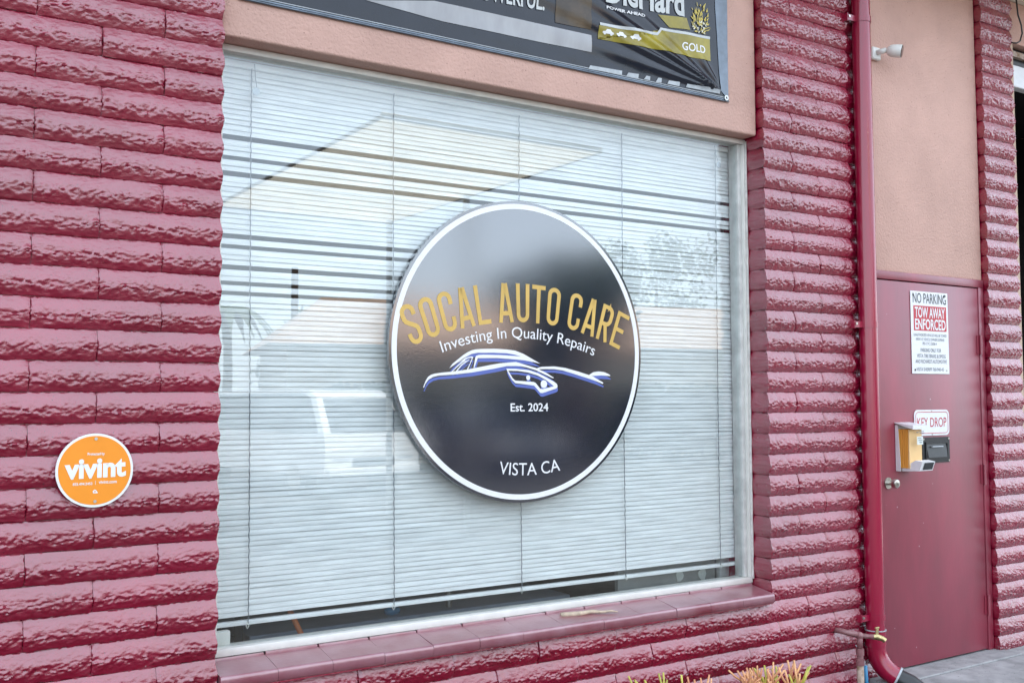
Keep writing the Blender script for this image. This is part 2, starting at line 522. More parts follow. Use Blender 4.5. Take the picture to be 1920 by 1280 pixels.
def letter_obj(name, body, x, z, y, mat, parent, w=None, h=None, bold=0.0, align='LEFT', slope=0.0, disp=None, squeeze=None):
    vv, ff, W = text2d(body, w, h, bold, squeeze)
    off = {'LEFT': 0, 'CENTER': -W / 2, 'RIGHT': -W}[align]
    mb = MB()
    pts = []
    for (a, b) in vv:
        X = x + a + off; Z = z + b + (a + off) * slope
        pts.append((X, y + (disp(X, Z) if disp else 0), Z))
    if disp:
        bm = bmesh.new()
        bv = [bm.verts.new((p[0], 0, p[2])) for p in pts]
        for f in ff:
            try:
                bm.faces.new([bv[i] for i in f])
            except ValueError:
                pass
        for ax in (0, 2):
            lo = min(v.co[ax] for v in bm.verts); hi = max(v.co[ax] for v in bm.verts)
            n = int((hi - lo) / 0.012)
            for i in range(1, n + 1):
                c = [0, 0, 0]; c[ax] = lo + (hi - lo) * i / (n + 1)
                nn = [0, 0, 0]; nn[ax] = 1
                bmesh.ops.bisect_plane(bm, geom=list(bm.verts) + list(bm.edges) + list(bm.faces), plane_co=c, plane_no=nn)
        for v in bm.verts:
            v.co.y = y + disp(v.co.x, v.co.z)
        mb.bm(bm)
    else:
        mb.add(pts, ff)
    return mb.build(name, mat, parent)


# ------------------------------------------------------------------ ground and street
HC = 0.1016            # course height
Z0 = 2.901             # top of course 0
BL = 0.4064            # block length


def row_z(k):          # bottom of course k
    return Z0 - (k + 1) * HC


struct(MB().box(-70, 90, -110, 40, -0.30, 0.0).build('ground', 'asphalt'))
struct(MB().box(-2.6, 3.31, -0.75, 0.30, -0.2, 0.024).build('planting_bed_soil', 'soil'))
struct(MB().bevel_box(-2.6, 3.43, -0.87, -0.754, -0.2, 0.12, 0.012).build('kerb', 'concrete'))
pv = struct(MB().bevel_box(3.45, 11.5, -1.9, -0.125, -0.2, 0.080, 0.008).build('pavement', 'concrete'))
MB().bevel_box(3.45, 4.62, -0.119, 0.30, -0.2, 0.084, 0.006).build('paving_slab', 'concrete', pv)
MB().bevel_box(4.626, 5.90, -0.119, 0.30, -0.2, 0.078, 0.006).build('paving_slab', 'concrete', pv)

# ------------------------------------------------------------------ slump blocks
def prof(t, tm=0.50):
    if t > tm:
        return -0.0095 + 0.0165 * ((t - tm) / (1 - tm)) ** 1.5
    return -0.0095 + 0.0150 * ((tm - t) / tm) ** 2.0


_bm_cache = {}
def brick_mesh(L, lcut, rcut, var):
    key = (round(L, 3), lcut, rcut, var)
    if key in _bm_cache:
        return _bm_cache[key]
    H = HC - 0.0014
    seed = Vector((var * 17.3 + L * 9.1, var * 5.7, 3.3 * var))
    nx = max(6, int(L / 0.0050)); nz = 26
    fr = [i / nx * L for i in range(nx + 1)]
    cols = []
    dl = [0.122, 0.085, 0.05, 0.022] if lcut else [0.05, 0.016]
    dr = [0.122, 0.085, 0.05, 0.022] if rcut else [0.05, 0.016]
    cols += [('l', d) for d in dl]
    cols += [('f', x) for x in fr]
    cols += [('r', d) for d in reversed(dr)]
    ts = [i / nz for i in range(nz + 1)]
    rows = [('b', 0)] + [('f', t) for t in ts] + [('b', 1)]
    V = []
    for (rk, t) in rows:
        for (ck, a) in cols:
            x = a if ck == 'f' else (0 if ck == 'l' else L)
            tmx = 0.50 + 0.13 * noise.noise(Vector((x * 7, 2.2, 1)) + seed) + 0.06 * noise.noise(Vector((x * 31, 5.2, 1)) + seed)
            p = prof(t, tmx)
            q = Vector((x * 9, t * 3.2, (a if ck != 'f' else 0) * 30)) + seed
            amp = 0.0007 + 0.0042 * math.exp(-((t - 0.40) / 0.22) ** 2)
            led = (noise.fractal(Vector((x * 17, t * 2.6, 3)) + seed, 1.0, 2.0, 3) * 2.2 + 8.0) % 1.0
            led = led / 0.8 if led < 0.8 else (1 - led) / 0.2
            lamp_ = 0.0008 + 0.0058 * math.exp(-((t - 0.40) / 0.22) ** 2)
            n1 = noise.fractal(Vector((x * 26, t * 3.4, 0)) + seed, 0.9, 2.1, 4) + (0 if ck == 'f' else noise.noise(q))
            n1 += 0.55 * (0.5 - abs(noise.noise(Vector((x * 38, t * 6.0, 7)) + seed)) * 2) + 0.35 * (0.5 - abs(noise.noise(Vector((x * 85, t * 13.0, 2)) + seed)) * 2)
            wob = 0.006 * noise.noise(Vector((x * 8, 0.3, 0)) + seed)
            z = t * H + (wob * (1 - t) * t * 2.2) + 0.0022 * noise.noise(Vector((x * 11, t * 2, 9)) + seed)
            if ck == 'f':
                y = p - amp * n1 - lamp_ * (led - 0.5) + 0.0025 * noise.noise(Vector((x * 4, 0, 4)) + seed)
                ex = min(x, 99 if lcut else 9), min(L - x, 99 if rcut else 9)
                if not lcut and x < 0.018:
                    y += 0.005 * (1 - x / 0.018) ** 2
                if not rcut and L - x < 0.018:
                    y += 0.005 * (1 - (L - x) / 0.018) ** 2
                if lcut and x < 1e-6:
                    x += 0.62 * (p + 0.0095)
                if rcut and L - x < 1e-6:
                    x -= 0.62 * (p + 0.0095)
                if rk == 'b':
                    y = 0.05
            else:
                cut = lcut if ck == 'l' else rcut
                inn = (0.62 * (p + 0.0095) + 0.0028 * (n1 * 0.6) + 0.004 * abs(noise.noise(Vector((a * 60, t * 3, 5)) + seed))) if cut else 0.0
                if rk == 'b':
                    inn = 0.014 if cut else 0.0
                x = x + inn if ck == 'l' else x - inn
                y = max(a, p) if rk != 'b' else max(a, 0.05)
            V.append((x, y, z))
    nc = len(cols)
    Fc = []
    for r in range(len(rows) - 1):
        for c in range(nc - 1):
            i = r * nc + c
            Fc.append((i, i + 1, i + 1 + nc, i + nc))
    me = bpy.data.meshes.new('brick')
    me.from_pydata(V, [], Fc)
    me.validate()
    me.materials.append(M['paint'])
    me.polygons.foreach_set('use_smooth', [True] * len(me.polygons))
    me.set_sharp_from_angle(angle=radians(62))
    _bm_cache[key] = me
    return me


rb = random.Random(11)
def lay(parent, k, x0, x1, joints, y=0.0, lcut=True, rcut=True):
    """lay one course between x0 and x1, with vertical joints at the given places."""
    xs = [x0] + [j for j in sorted(joints) if x0 + 0.03 < j < x1 - 0.03] + [x1]
    for i in range(len(xs) - 1):
        a, b = xs[i], xs[i + 1]
        lc = lcut and i == 0; rc = rcut and i == len(xs) - 2
        ga = 0 if i == 0 else 0.0006; gb = 0 if i == len(xs) - 2 else 0.0006
        me = brick_mesh(round((b - gb) - (a + ga), 3), lc, rc, rb.randrange(10))
        link('brick', me, (a + ga, y + rb.uniform(-0.0025, 0.0025), row_z(k) + 0.001), parent)


def joints_range(start, x0, x1):
    n0 = math.floor((x0 - start) / BL) - 1
    return [start + BL * n for n in range(n0, n0 + int((x1 - x0) / BL) + 4)]


KT, KB = -11, 27        # top and bottom course numbers
WX = 2.704
wall_l = thing('brick_wall', (-1.3, 0.1, 0.0), 'long maroon painted slump block wall left of the window', 'wall')
for k in range(KT, KB + 1):
    st = 0.0 if k % 2 else -0.2032
    lay(wall_l, k, -2.6, 0.0, [j for j in joints_range(st, -2.6, 0.0) if j < -0.1], rcut=True)
MB().box(-2.59, -0.018, 0.014, 0.30, 0.0, 4.02).build('mortar', 'paint', wall_l)

wall_b = thing('brick_wall', (1.5, 0.1, 0.0), 'low maroon slump block wall under the window sill', 'wall')
for k in range(23, KB + 1):
    st = 0.12 if k % 2 else 0.3232
    lay(wall_b, k, 0.0005, 3.354, joints_range(st, 0.0, 3.354), lcut=False)
MB().box(0.001, 3.335, 0.014, 0.118, 0.0, 0.560).build('mortar', 'paint', wall_b)

pier_a = thing('brick_pier', (3.03, 0.1, 0.564), 'maroon slump block pier between window and downspout', 'pier')
for k in range(KT, 23):
    lay(pier_a, k, WX, 3.354, [2.914] if k % 2 else [3.113])
MB().box(WX + 0.018, 3.335, 0.014, 0.30, 0.564, 4.02).build('mortar', 'paint', pier_a)

pier_s = thing('brick_pier', (3.44, 0.1, 0.0), 'narrow set-back strip of maroon blocks behind the downspout', 'pier')
for k in range(KT, KB + 1):
    lay(pier_s, k, 3.359, 3.518, [], y=0.024, lcut=False, rcut=False)
MB().box(3.336, 3.517, 0.041, 0.30, 0.0, 4.02).build('mortar', 'paint', pier_s)

pier_r = thing('brick_pier', (4.74, 0.1, 0.0), 'far right maroon slump block pier beside the door hinges', 'pier')
for k in range(KT, KB + 1):
    lay(pier_r, k, 4.577, 4.905, [])
MB().box(4.595, 4.887, 0.014, 0.30, 0.0, 4.02).build('mortar', 'paint', pier_r)

# ------------------------------------------------------------------ stucco panels
hd = tag(MB().bevel_box(0.001, WX - 0.001, 0.039, 0.30, 2.862, 4.03, 0.010, 3).build('stucco_panel', 'stucco', None, 0.6),
         'salmon stucco header above the window behind the black banner', 'wall')
tag(MB().bevel_box(3.519, 4.576, 0.039, 0.30, 2.2465, 4.03, 0.004, 2).build('stucco_panel', 'stucco', None, 0.6),
    'tall salmon stucco panel above the maroon door', 'wall')
tag(MB().box(4.906, 4.985, 0.041, 0.30, 0.08, 3.765).build('stucco_panel', 'stucco_tan'), 'thin pale stucco jamb at the right edge beside the dark bay', 'wall')
tag(MB().box(4.906, 8.2, 0.039, 0.30, 3.766, 4.03).build('stucco_panel', 'stucco'), 'stucco lintel over the dark service bay at upper right', 'wall')

# ------------------------------------------------------------------ building shell, eave and canopy
shop = thing('shop_building', (2.8, 4.5, 0.0), 'flat roofed repair shop behind the facade', 'building')
MB().box(-2.6, -2.35, 0.305, 9.0, 0, 4.02).build('side_wall', 'stucco', shop)
MB().box(8.2, 8.45, 0.0, 9.0, 0, 4.02).build('side_wall', 'stucco', shop)
MB().box(-2.6, 8.45, 9.005, 9.25, 0, 4.02).build('rear_wall', 'stucco', shop)
MB().box(-2.62, 8.47, 0.0, 9.27, 4.035, 4.45).build('roof', 'soffit', shop)
MB().box(-2.34, 8.19, 0.31, 9.0, 0.0, 0.06).build('floor', 'carpet', shop)
MB().box(-2.34, 8.19, 4.6, 4.7, 0.06, 4.0).build('partition', 'room', shop)
MB().box(4.70, 4.80, 0.31, 4.6, 0.06, 4.0).build('partition', 'room', shop)
MB().box(-2.34, 4.70, 0.31, 4.6, 2.92, 2.98).build('ceiling', 'room', shop)
eave = thing('roof_eave', (0.0, -0.3, 4.04), 'painted roof eave overhanging the wall above the frame', 'eave')
MB().box(-2.9, 8.6, -0.55, -0.001, 4.04, 4.40).build('eave_box', 'soffit', eave)

can = thing('shade_canopy', (4.0, -6.3, 0.0), 'long beige cloth shade canopy on thin posts out in the lot', 'canopy')
nx_, ny_ = 24, 48
cv = []
for i in range(nx_ + 1):
    for j in range(ny_ + 1):
        x = 2.77 + 2.43 * i / nx_; y = -9.0 + 4.8 * j / ny_
        cv.append((x, y, 4.02 - 0.03 * sin(pi * i / nx_) * abs(sin(pi * j / 16))))
MB().add(cv, [(i * (ny_ + 1) + j, (i + 1) * (ny_ + 1) + j, (i + 1) * (ny_ + 1) + j + 1, i * (ny_ + 1) + j + 1) for i in range(nx_) for j in range(ny_)]).build('cloth', 'canvas', can, 3.2)
for x in (2.77, 5.20):
    MB().tube([(x, -9.0, 4.03), (x, -4.2, 4.03)], 0.02, 8).build('side_rail', 'grommet', can)
for y in (-9.0, -7.4, -5.8, -4.2):
    MB().tube([(2.77, y, 4.055), (5.20, y, 4.055)], 0.018, 8).build('crossbar', 'grommet', can)
for py_ in (-8.8, -6.7):
    MB().box(5.06, 5.12, py_ - 0.03, py_ + 0.03, 0.0, 4.018).build('post', 'grommet', can)

# ------------------------------------------------------------------ window
win = thing('shop_window', (1.35, 0.14, 0.64), 'large ivory framed shop window with round sign on its glass', 'window')
GZ0, GZ1 = 0.672, 2.836
MB().bevel_box(0.0, WX, 0.120, 0.20, 2.836, 2.860, 0.003).build('frame_head', 'frame', win, 0.5)
fb = MB().bevel_box(0.0, WX, 0.118, 0.20, 0.640, 0.668, 0.003).build('frame_rail', 'frame', win, 0.5)
MB().bevel_box(0.0, 0.036, 0.121, 0.20, 0.6685, 2.8355, 0.003).build('frame_jamb', 'frame', win, 0.5)
MB().bevel_box(0.037, 0.100, 0.170, 0.20, 0.6685, 0.7180, 0.003).build('frame_stop', 'frame', win, 0.5)
MB().bevel_box(2.688, WX - 0.001, 0.121, 0.20, 0.6685, 2.8355, 0.003).build('frame_jamb', 'frame', win, 0.5)
MB().bevel_box(2.664, 2.687, 0.135, 0.20, 0.6685, 2.8355, 0.003).build('frame_stop', 'frame_old', win, 0.5)
MB().box(0.0365, 2.663, 0.150, 0.156, 0.669, 2.8352).build('glass_pane', 'glass', win)
# bead of old caulk down the right side
mbk = MB()
pth, rad = [], []
for i in range(90):
    z = 0.66 + i * (2.19 / 89)
    pth.append((2.703 + 0.0015 * noise.noise(Vector((0, 0, z * 7))), 0.117, z))
    rad.append(0.0065 + 0.0035 * noise.noise(Vector((3, 0, z * 13))))
mbk.tube(pth, rad, 8)
mbk.build('caulk_bead', 'caulk', win, 3.2)

# sill of bull-nosed tiles
sill = thing('window_sill', (1.34, 0.03, 0.57), 'projecting maroon tiled sill under the shop window', 'sill')
SE = [0.0, 0.207, 0.413, 0.620, 0.826, 1.033, 1.239, 1.446, 1.652, 1.859, 2.065, 2.272, 2.478, 2.690]
rs = random.Random(5)
for i in range(13):
    x0, x1 = SE[i] + 0.0007, SE[i + 1] - 0.0007
    if i == 0:
        x0 = 0.004
    dz = rs.uniform(-0.0015, 0.0015); dy = rs.uniform(-0.002, 0.002)
    sec = [(0.104, 0.632)]
    for q in range(7):
        a = radians(90 + q * 15)
        sec.append((-0.022 + 0.014 * cos(a) + dy, 0.597 + 0.014 * sin(a) + dz))
    sec += [(-0.036 + dy, 0.574), (-0.030 + dy, 0.5665), (0.104, 0.5665)]
    mb = MB()
    n = len(sec)
    mb.add([(x0, y, z) for y, z in sec] + [(x1, y, z) for y, z in sec],
           [tuple(range(n)), tuple(range(2 * n - 1, n - 1, -1))] + [(j, (j + 1) % n, (j + 1) % n + n, j + n) for j in range(n)])
    mb.build('tile', 'sill', sill, 0.7)
for i in range(13):
    MB().bevel_box(SE[i] + 0.003, SE[i + 1] - 0.003, 0.1045, 0.1175, 0.60, 0.641 + rs.uniform(-0.001, 0.001), 0.003).build('back_tile', 'sill', sill, 0.6)
MB().box(0.004, 2.688, -0.028, 0.1175, 0.5605, 0.5660).build('bedding', 'paint', sill)

# ------------------------------------------------------------------ venetian blind
YB = 0.215
blind = thing('venetian_blind', (1.37, YB, 0.72), 'closed dusty white venetian blind with gaps behind the window glass', 'blind')
PITCH_S = 0.0197
BX0, BX1 = 0.045, 2.722


def slat_mesh(bend=0, tilt=0.0, cut=0.0):
    mb = MB()
    xs = [BX0 + (BX1 - cut - BX0) * i / 26 for i in range(27)]
    if bend:
        xs = [BX0 + (BX1 - BX0) * i / 44 for i in range(45)]
    w = 0.0245
    rowsv = []
    for x in xs:
        dz = 0.0
        if bend:
            s = min(1, max(0, (x - 1.02 - 0.12 * bend) / 0.55)); s = s * s * (3 - 2 * s)
            dz = -(1 - s) * PITCH_S * 0.99
        tw = tilt + 0.10 * noise.noise(Vector((x * 1.7, tilt * 90, bend * 3))) + 0.10 * noise.noise(Vector((x * 7.3, tilt * 70, 4 + bend))) ** 3
        a = radians(71) + tw
        for j in range(5):
            u = (j / 4 - 0.5) * w
            arch = 0.0022 * (1 - (2 * j / 4 - 1) ** 2)
            y = u * cos(a) - arch * sin(a)
            z = u * sin(a) + arch * cos(a) + dz
            rowsv.append((x - 1.396, y + (0.0012 * bend if bend else 0), z))
    n = len(xs)
    ff = [(i * 5 + j, (i + 1) * 5 + j, (i + 1) * 5 + j + 1, i * 5 + j + 1) for i in range(n - 1) for j in range(4)]
    me = bpy.data.meshes.new('slat')
    me.from_pydata(rowsv, [], ff)
    me.materials.append(M['slat'])
    me.polygons.foreach_set('use_smooth', [True] * len(me.polygons))
    return me


SM = [slat_mesh(0, t, c) for t, c in ((0.0, 0.0), (0.05, 0.002), (-0.05, 0.004), (0.09, 0.001), (-0.02, 0.006))]
SB = [slat_mesh(b, 0.0) for b in (1, 2, 3)]
ZM = 2.541                                   # first missing slat
missing = {0, 4, 7}
dropped = {19, 21, 25, 28, 30}
rn = random.Random(3)
kk = -13
zlast = 0
while True:
    zc = ZM - kk * PITCH_S
    if zc < 0.765:
        break
    if kk not in missing:
        sag = rn.uniform(-0.0018, 0.0018)
        if kk in dropped:
            me = SB[kk % 3]
        else:
            me = SM[rn.randrange(5)]
        o = link('slat', me, (1.396, YB + rn.uniform(-0.0006, 0.0006) + (0.003 if kk in dropped else 0), zc + sag), blind,
                 (rn.uniform(-0.05, 0.05), rn.uniform(-0.0008, 0.0008), 0))
    zlast = zc
    kk += 1
MB().bevel_box(BX0, BX1, YB - 0.014, YB + 0.014, 2.808, 2.834, 0.003).build('headrail', 'slat', blind, 0.6)
bb = MB()
bb.bevel_box(BX0, BX1, -0.012, 0.012, -0.009, 0.009, 0.004)
link('bottom_rail', bb.mesh('bottom_rail', 'slat', 0.6), (0, YB, 0.733), blind, (0, 0.0032, 0))
for x in (0.172, 0.770, 1.385, 1.966, 2.570):
    path = []
    n = 210
    for i in range(n):
        z = 2.81 - (2.81 - 0.728) * i / (n - 1)
        path.append((x + 0.0012 * sin(z * 2 * pi / (2 * PITCH_S)) + 0.004 * sin(z * 1.7 + x), YB - 0.0145, z))
    MB().tube(path, 0.0019, 5).build('ladder_cord', 'cord', blind, 3.2)
    MB().tube([(x, YB - 0.014, 0.735), (x + 0.006, YB - 0.018, 0.722), (x, YB - 0.016, 0.712), (x - 0.005, YB - 0.016, 0.722), (x, YB - 0.014, 0.730)], 0.0016, 6).build('cord_loop', 'frame', blind, 3.2)

# suction cups with hooks on the inside of the glass
def suction(x, z0, z1, label):
    t = thing('suction_hook', (x, 0.18, z1), label, 'hook', 'suction hooks on the glass')
    MB().disc((x, z1), 0, 0.015, 0.1575, 0.162, 24).build('cup', 'clear_plastic', t, 0.6)
    MB().tube([(x + 0.003, 0.165, z1), (x + 0.006, 0.172, z1 + 0.03), (x + 0.004, 0.18, (z0 + z1) / 2), (x + 0.004, 0.19, z0)], 0.0012, 6).build('wire', 'cord', t)


suction(0.172, 2.826, 2.712, 'small suction cup hanging on a wire at the upper left of the glass')
suction(2.556, 2.826, 2.722, 'small suction cup hanging on a wire at the upper right of the glass')

# things inside, seen through the gap under the blind
stick = tag(MB().tube([(0.36, 0.36, 0.80), (0.60, 0.40, 0.33), (0.74, 0.43, 0.065)], 0.011, 12).build('broom_handle', 'orange_stick', None, 3.2),
            'orange broom handle leaning inside the window under the blind', 'handle')
tb = thing('work_table', (1.15, 1.0, 0.06), 'dark work table inside the shop seen under the blind', 'table')
MB().bevel_box(0.30, 1.90, 0.55, 1.35, 0.560, 0.600, 0.006).build('table_top', 'room', tb)
for (x, y) in ((0.36, 0.62), (1.84, 0.62), (0.36, 1.28), (1.84, 1.28)):
    MB().box(x - 0.025, x + 0.025, y - 0.025, y + 0.025, 0.06, 0.559).build('leg', 'black_metal', tb)
tag(MB().tube([(0.205, 0.40, 0.062), (0.205, 0.40, 0.74)], 0.018, 12).build('dark_post', 'black_metal', None, 3.2),
    'dark upright post inside the lower left corner of the window', 'post')
blob = MB().ball((0.96, 0.60, 0.620), 0.034, 2, (1.2, 0.8, 0.62)).build('plastic_cap', 'blue_cap', None, 3.2)
tag(blob, 'small crumpled blue plastic scrap inside the window under the blind', 'scrap')
panel = thing('leaning_board', (2.35, 0.32, 0.06), 'grey board with torn paper patches standing inside the lower right of the window', 'board')
MB().box(2.01, 2.64, 0.318, 0.340, 0.06, 0.78).build('board', 'grey_board', panel)
rp2 = random.Random(9)
for (x, z) in ((2.40, 0.672), (2.55, 0.668)):
    poly = [(x + 0.032 * cos(a) * rp2.uniform(0.6, 1.1), z + 0.030 * sin(a) * rp2.uniform(0.7, 1.3)) for a in [i * 2 * pi / 9 for i in range(9)]]
    MB().prism(poly, 0.3145, 0.317).build('torn_paper', 'paper', panel)
tag(MB().bevel_box(2.66, 2.95, 0.30, 0.33, 0.06, 0.86, 0.004).build('white_panel', 'slat'), 'pale panel edge inside the lower right window corner', 'panel')
tag(MB().tube([(1.26, 0.62, 0.601), (1.26, 0.62, 0.80)], 0.014, 10).build('table_lamp_stem', 'grommet'), 'short metal rod standing on the table inside the window', 'rod')

# dry twig on the sill
tw = [(1.50, 0.070, 0.628), (1.56, 0.055, 0.628), (1.60, 0.048, 0.629), (1.645, 0.045, 0.632), (1.69, 0.030, 0.627), (1.735, 0.022, 0.628), (1.765, 0.012, 0.622)]
tag(MB().tube(tw, [0.012, 0.012, 0.010, 0.009, 0.006, 0.005, 0.002], 7).build('dry_twig', 'bone', None, 3.2), 'bleached piece of dry bark lying on the sill tiles', 'twig')

# ------------------------------------------------------------------ round sign
SX, SZ, SR, SY = 1.338, 1.757, 0.643, 0.095
sign = thing('round_sign', (SX, SY, SZ - SR), 'large round black sign with gold lettering and a car outline on the window', 'sign')
MB().disc((SX, SZ), 0, SR, SY, SY + 0.016, 160).build('sign_board', 'sign_face', sign, 0.5)
for (px_, pz_) in ((0.3, 0.3), (-0.3, 0.3), (0.3, -0.3), (-0.3, -0.3)):
    MB().disc((SX + px_, SZ + pz_), 0, 0.03, SY + 0.0165, SY + 0.0215, 20).build('mounting_pad', 'dark_gap', sign)
MB().disc((SX, SZ), 0.6085, 0.631, SY - 0.0012, SY + 0.001, 160).build('white_ring', 'sign_white', sign, 0.5)


def ribbon(path, w, closed=False):
    """2-D stroke of width w with mitred joints -> (points, quads)"""
    P = [Vector(p) for p in path]
    n = len(P)
    L_, R_ = [], []
    for i in range(n):
        if closed:
            a, b = P[(i - 1) % n], P[(i + 1) % n]
            d1 = (P[i] - a).normalized(); d2 = (b - P[i]).normalized()
        else:
            d1 = (P[i] - P[i - 1]).normalized() if i else (P[1] - P[0]).normalized()
            d2 = (P[i + 1] - P[i]).normalized() if i < n - 1 else d1
        t = (d1 + d2).normalized()
        nn = Vector((-t.y, t.x))
        k = min(2.5, 1 / max(0.3, nn.dot(Vector((-d1.y, d1.x)))))
        L_.append(P[i] + nn * w / 2 * k); R_.append(P[i] - nn * w / 2 * k)
    vv = [tuple(p) for p in L_] + [tuple(p) for p in R_]
    m_ = n if closed else n - 1
    ff = [(i, (i + 1) % n, (i + 1) % n + n, i + n) for i in range(m_)]
    return vv, ff


def arc(cx, cy, r, a0, a1, n=9, ry=None):
    ry = ry or r
    return [(cx + r * cos(radians(a0 + (a1 - a0) * i / n)), cy + ry * sin(radians(a0 + (a1 - a0) * i / n))) for i in range(n + 1)]


LW, LH, LS = 0.0665, 0.166, 0.0185
def glyph(c):
    w, h, s = LW, LH, LS
    x0, x1, y0, y1 = s / 2, w - s / 2, s / 2, h - s / 2
    r = (x1 - x0) / 2
    cx = w / 2
    if c == 'O':
        return [(arc(cx, y1 - r, r, 0, 180) + arc(cx, y0 + r, r, 180, 360), True)]
    if c == 'C':
        return [([(x1, h * 0.655)] + arc(cx, y1 - r, r, 0, 180) + arc(cx, y0 + r, r, 180, 360) + [(x1, h * 0.345)], False)]
    if c == 'U':
        return [([(x0, h)] + arc(cx, y0 + r, r, 180, 360) + [(x1, h)], False)]
    if c == 'S':
        mid = h * 0.5
        return [([(x1, h * 0.70)] + arc(cx, y1 - r, r, 0, 180) + [(x0, h * 0.665), (x0 + 0.004, h * 0.60), (cx - 0.008, h * 0.535), (cx + 0.008, h * 0.465), (x1 - 0.004, h * 0.40), (x1, h * 0.335)]
                 + arc(cx, y0 + r, r, 0, -180) + [(x0, h * 0.30)], False)]
    if c == 'A':
        e = 0.006
        return [([(s / 2 - e, 0), (cx - 0.0035, h)], False), ([(w - s / 2 + e, 0), (cx + 0.0035, h)], False), ([(w * 0.2, h * 0.235), (w * 0.8, h * 0.235)], False)]
    if c == 'L':
        return [([(x0, h), (x0, y0), (w, y0)], False)]
    if c == 'T':
        return [([(0, y1), (w, y1)], False), ([(cx, y1), (cx, 0)], False)]
    if c == 'E':
        return [([(w, y1), (x0, y1), (x0, y0), (w, y0)], False), ([(x0, h * 0.5), (w * 0.88, h * 0.5)], False)]
    if c == 'R':
        rr = h * 0.125
        return [([(x0, 0), (x0, y1), (cx, y1)] + arc(x1 - r, y1 - rr * 1.2, r, 90, 0, 6, rr * 1.2) + arc(x1 - r, h * 0.475 + rr * 1.2, r, 0, -90, 6, rr * 1.2) + [(x0, h * 0.475)], False),
                ([(cx, h * 0.475), (x1 + 0.001, 0)], False)]
    return []


gold = MB()
angs = [-.3995, -.3375, -.2755, -.2145, -.1510, -.0700, -.0062, .0515, .1092, .1935, .2570, .3190, .3795]
for ch, a in zip('SOCALAUTOCARE', angs):
    lv, lf = [], []
    for path, closed in glyph(ch):
        vv, ff = ribbon(path, LS, closed)
        o = len(lv); lv += vv; lf += [tuple(i + o for i in f) for f in ff]
    pts = []
    for (x, y) in lv:
        rr = 1.3125 + y
        th = a + (x - LW / 2) / 1.40
        pts.append((SX + rr * sin(th), SY - 0.0012 - 0.00005 * (len(pts) % 2), SZ - 1.1905 + rr * cos(th)))
    o = len(gold.v)
    gold.add(pts, lf)
gold.build('gold_lettering', 'gold', sign)


def arc_text(name, body, c, r, th0, th1, h, mat, outward=True, bold=0.0):
    vv, ff, W = text2d(body, abs(th1 - th0) * r, h, bold)
    mb = MB(); pts = []
    for (x, y) in vv:
        th = th0 + (th1 - th0) * x / W
        if outward:
            pts.append((SX + c[0] + (r + y) * sin(th), SY - 0.0012, SZ + c[1] + (r + y) * cos(th)))
        else:
            pts.append((SX + c[0] + (r - y) * sin(th), SY - 0.0012, SZ + c[1] - (r - y) * cos(th)))
    mb.add(pts, ff)
    return mb.build(name, mat, sign)


arc_text('white_lettering', 'Investing In Quality Repairs', (-.0157, -1.0625), 1.1164, -0.353, 0.352, 0.047, 'sign_white')
arc_text('white_lettering', 'VISTA CA', (.0200, .4281), 0.9570, -0.162, 0.170, 0.0520, 'sign_white', False)
letter_obj('white_lettering', 'Est. 2024', SX - 0.0735, SZ - 0.2573, SY - 0.0012, 'sign_white', sign, 0.194, 0.0335, bold=0.012)

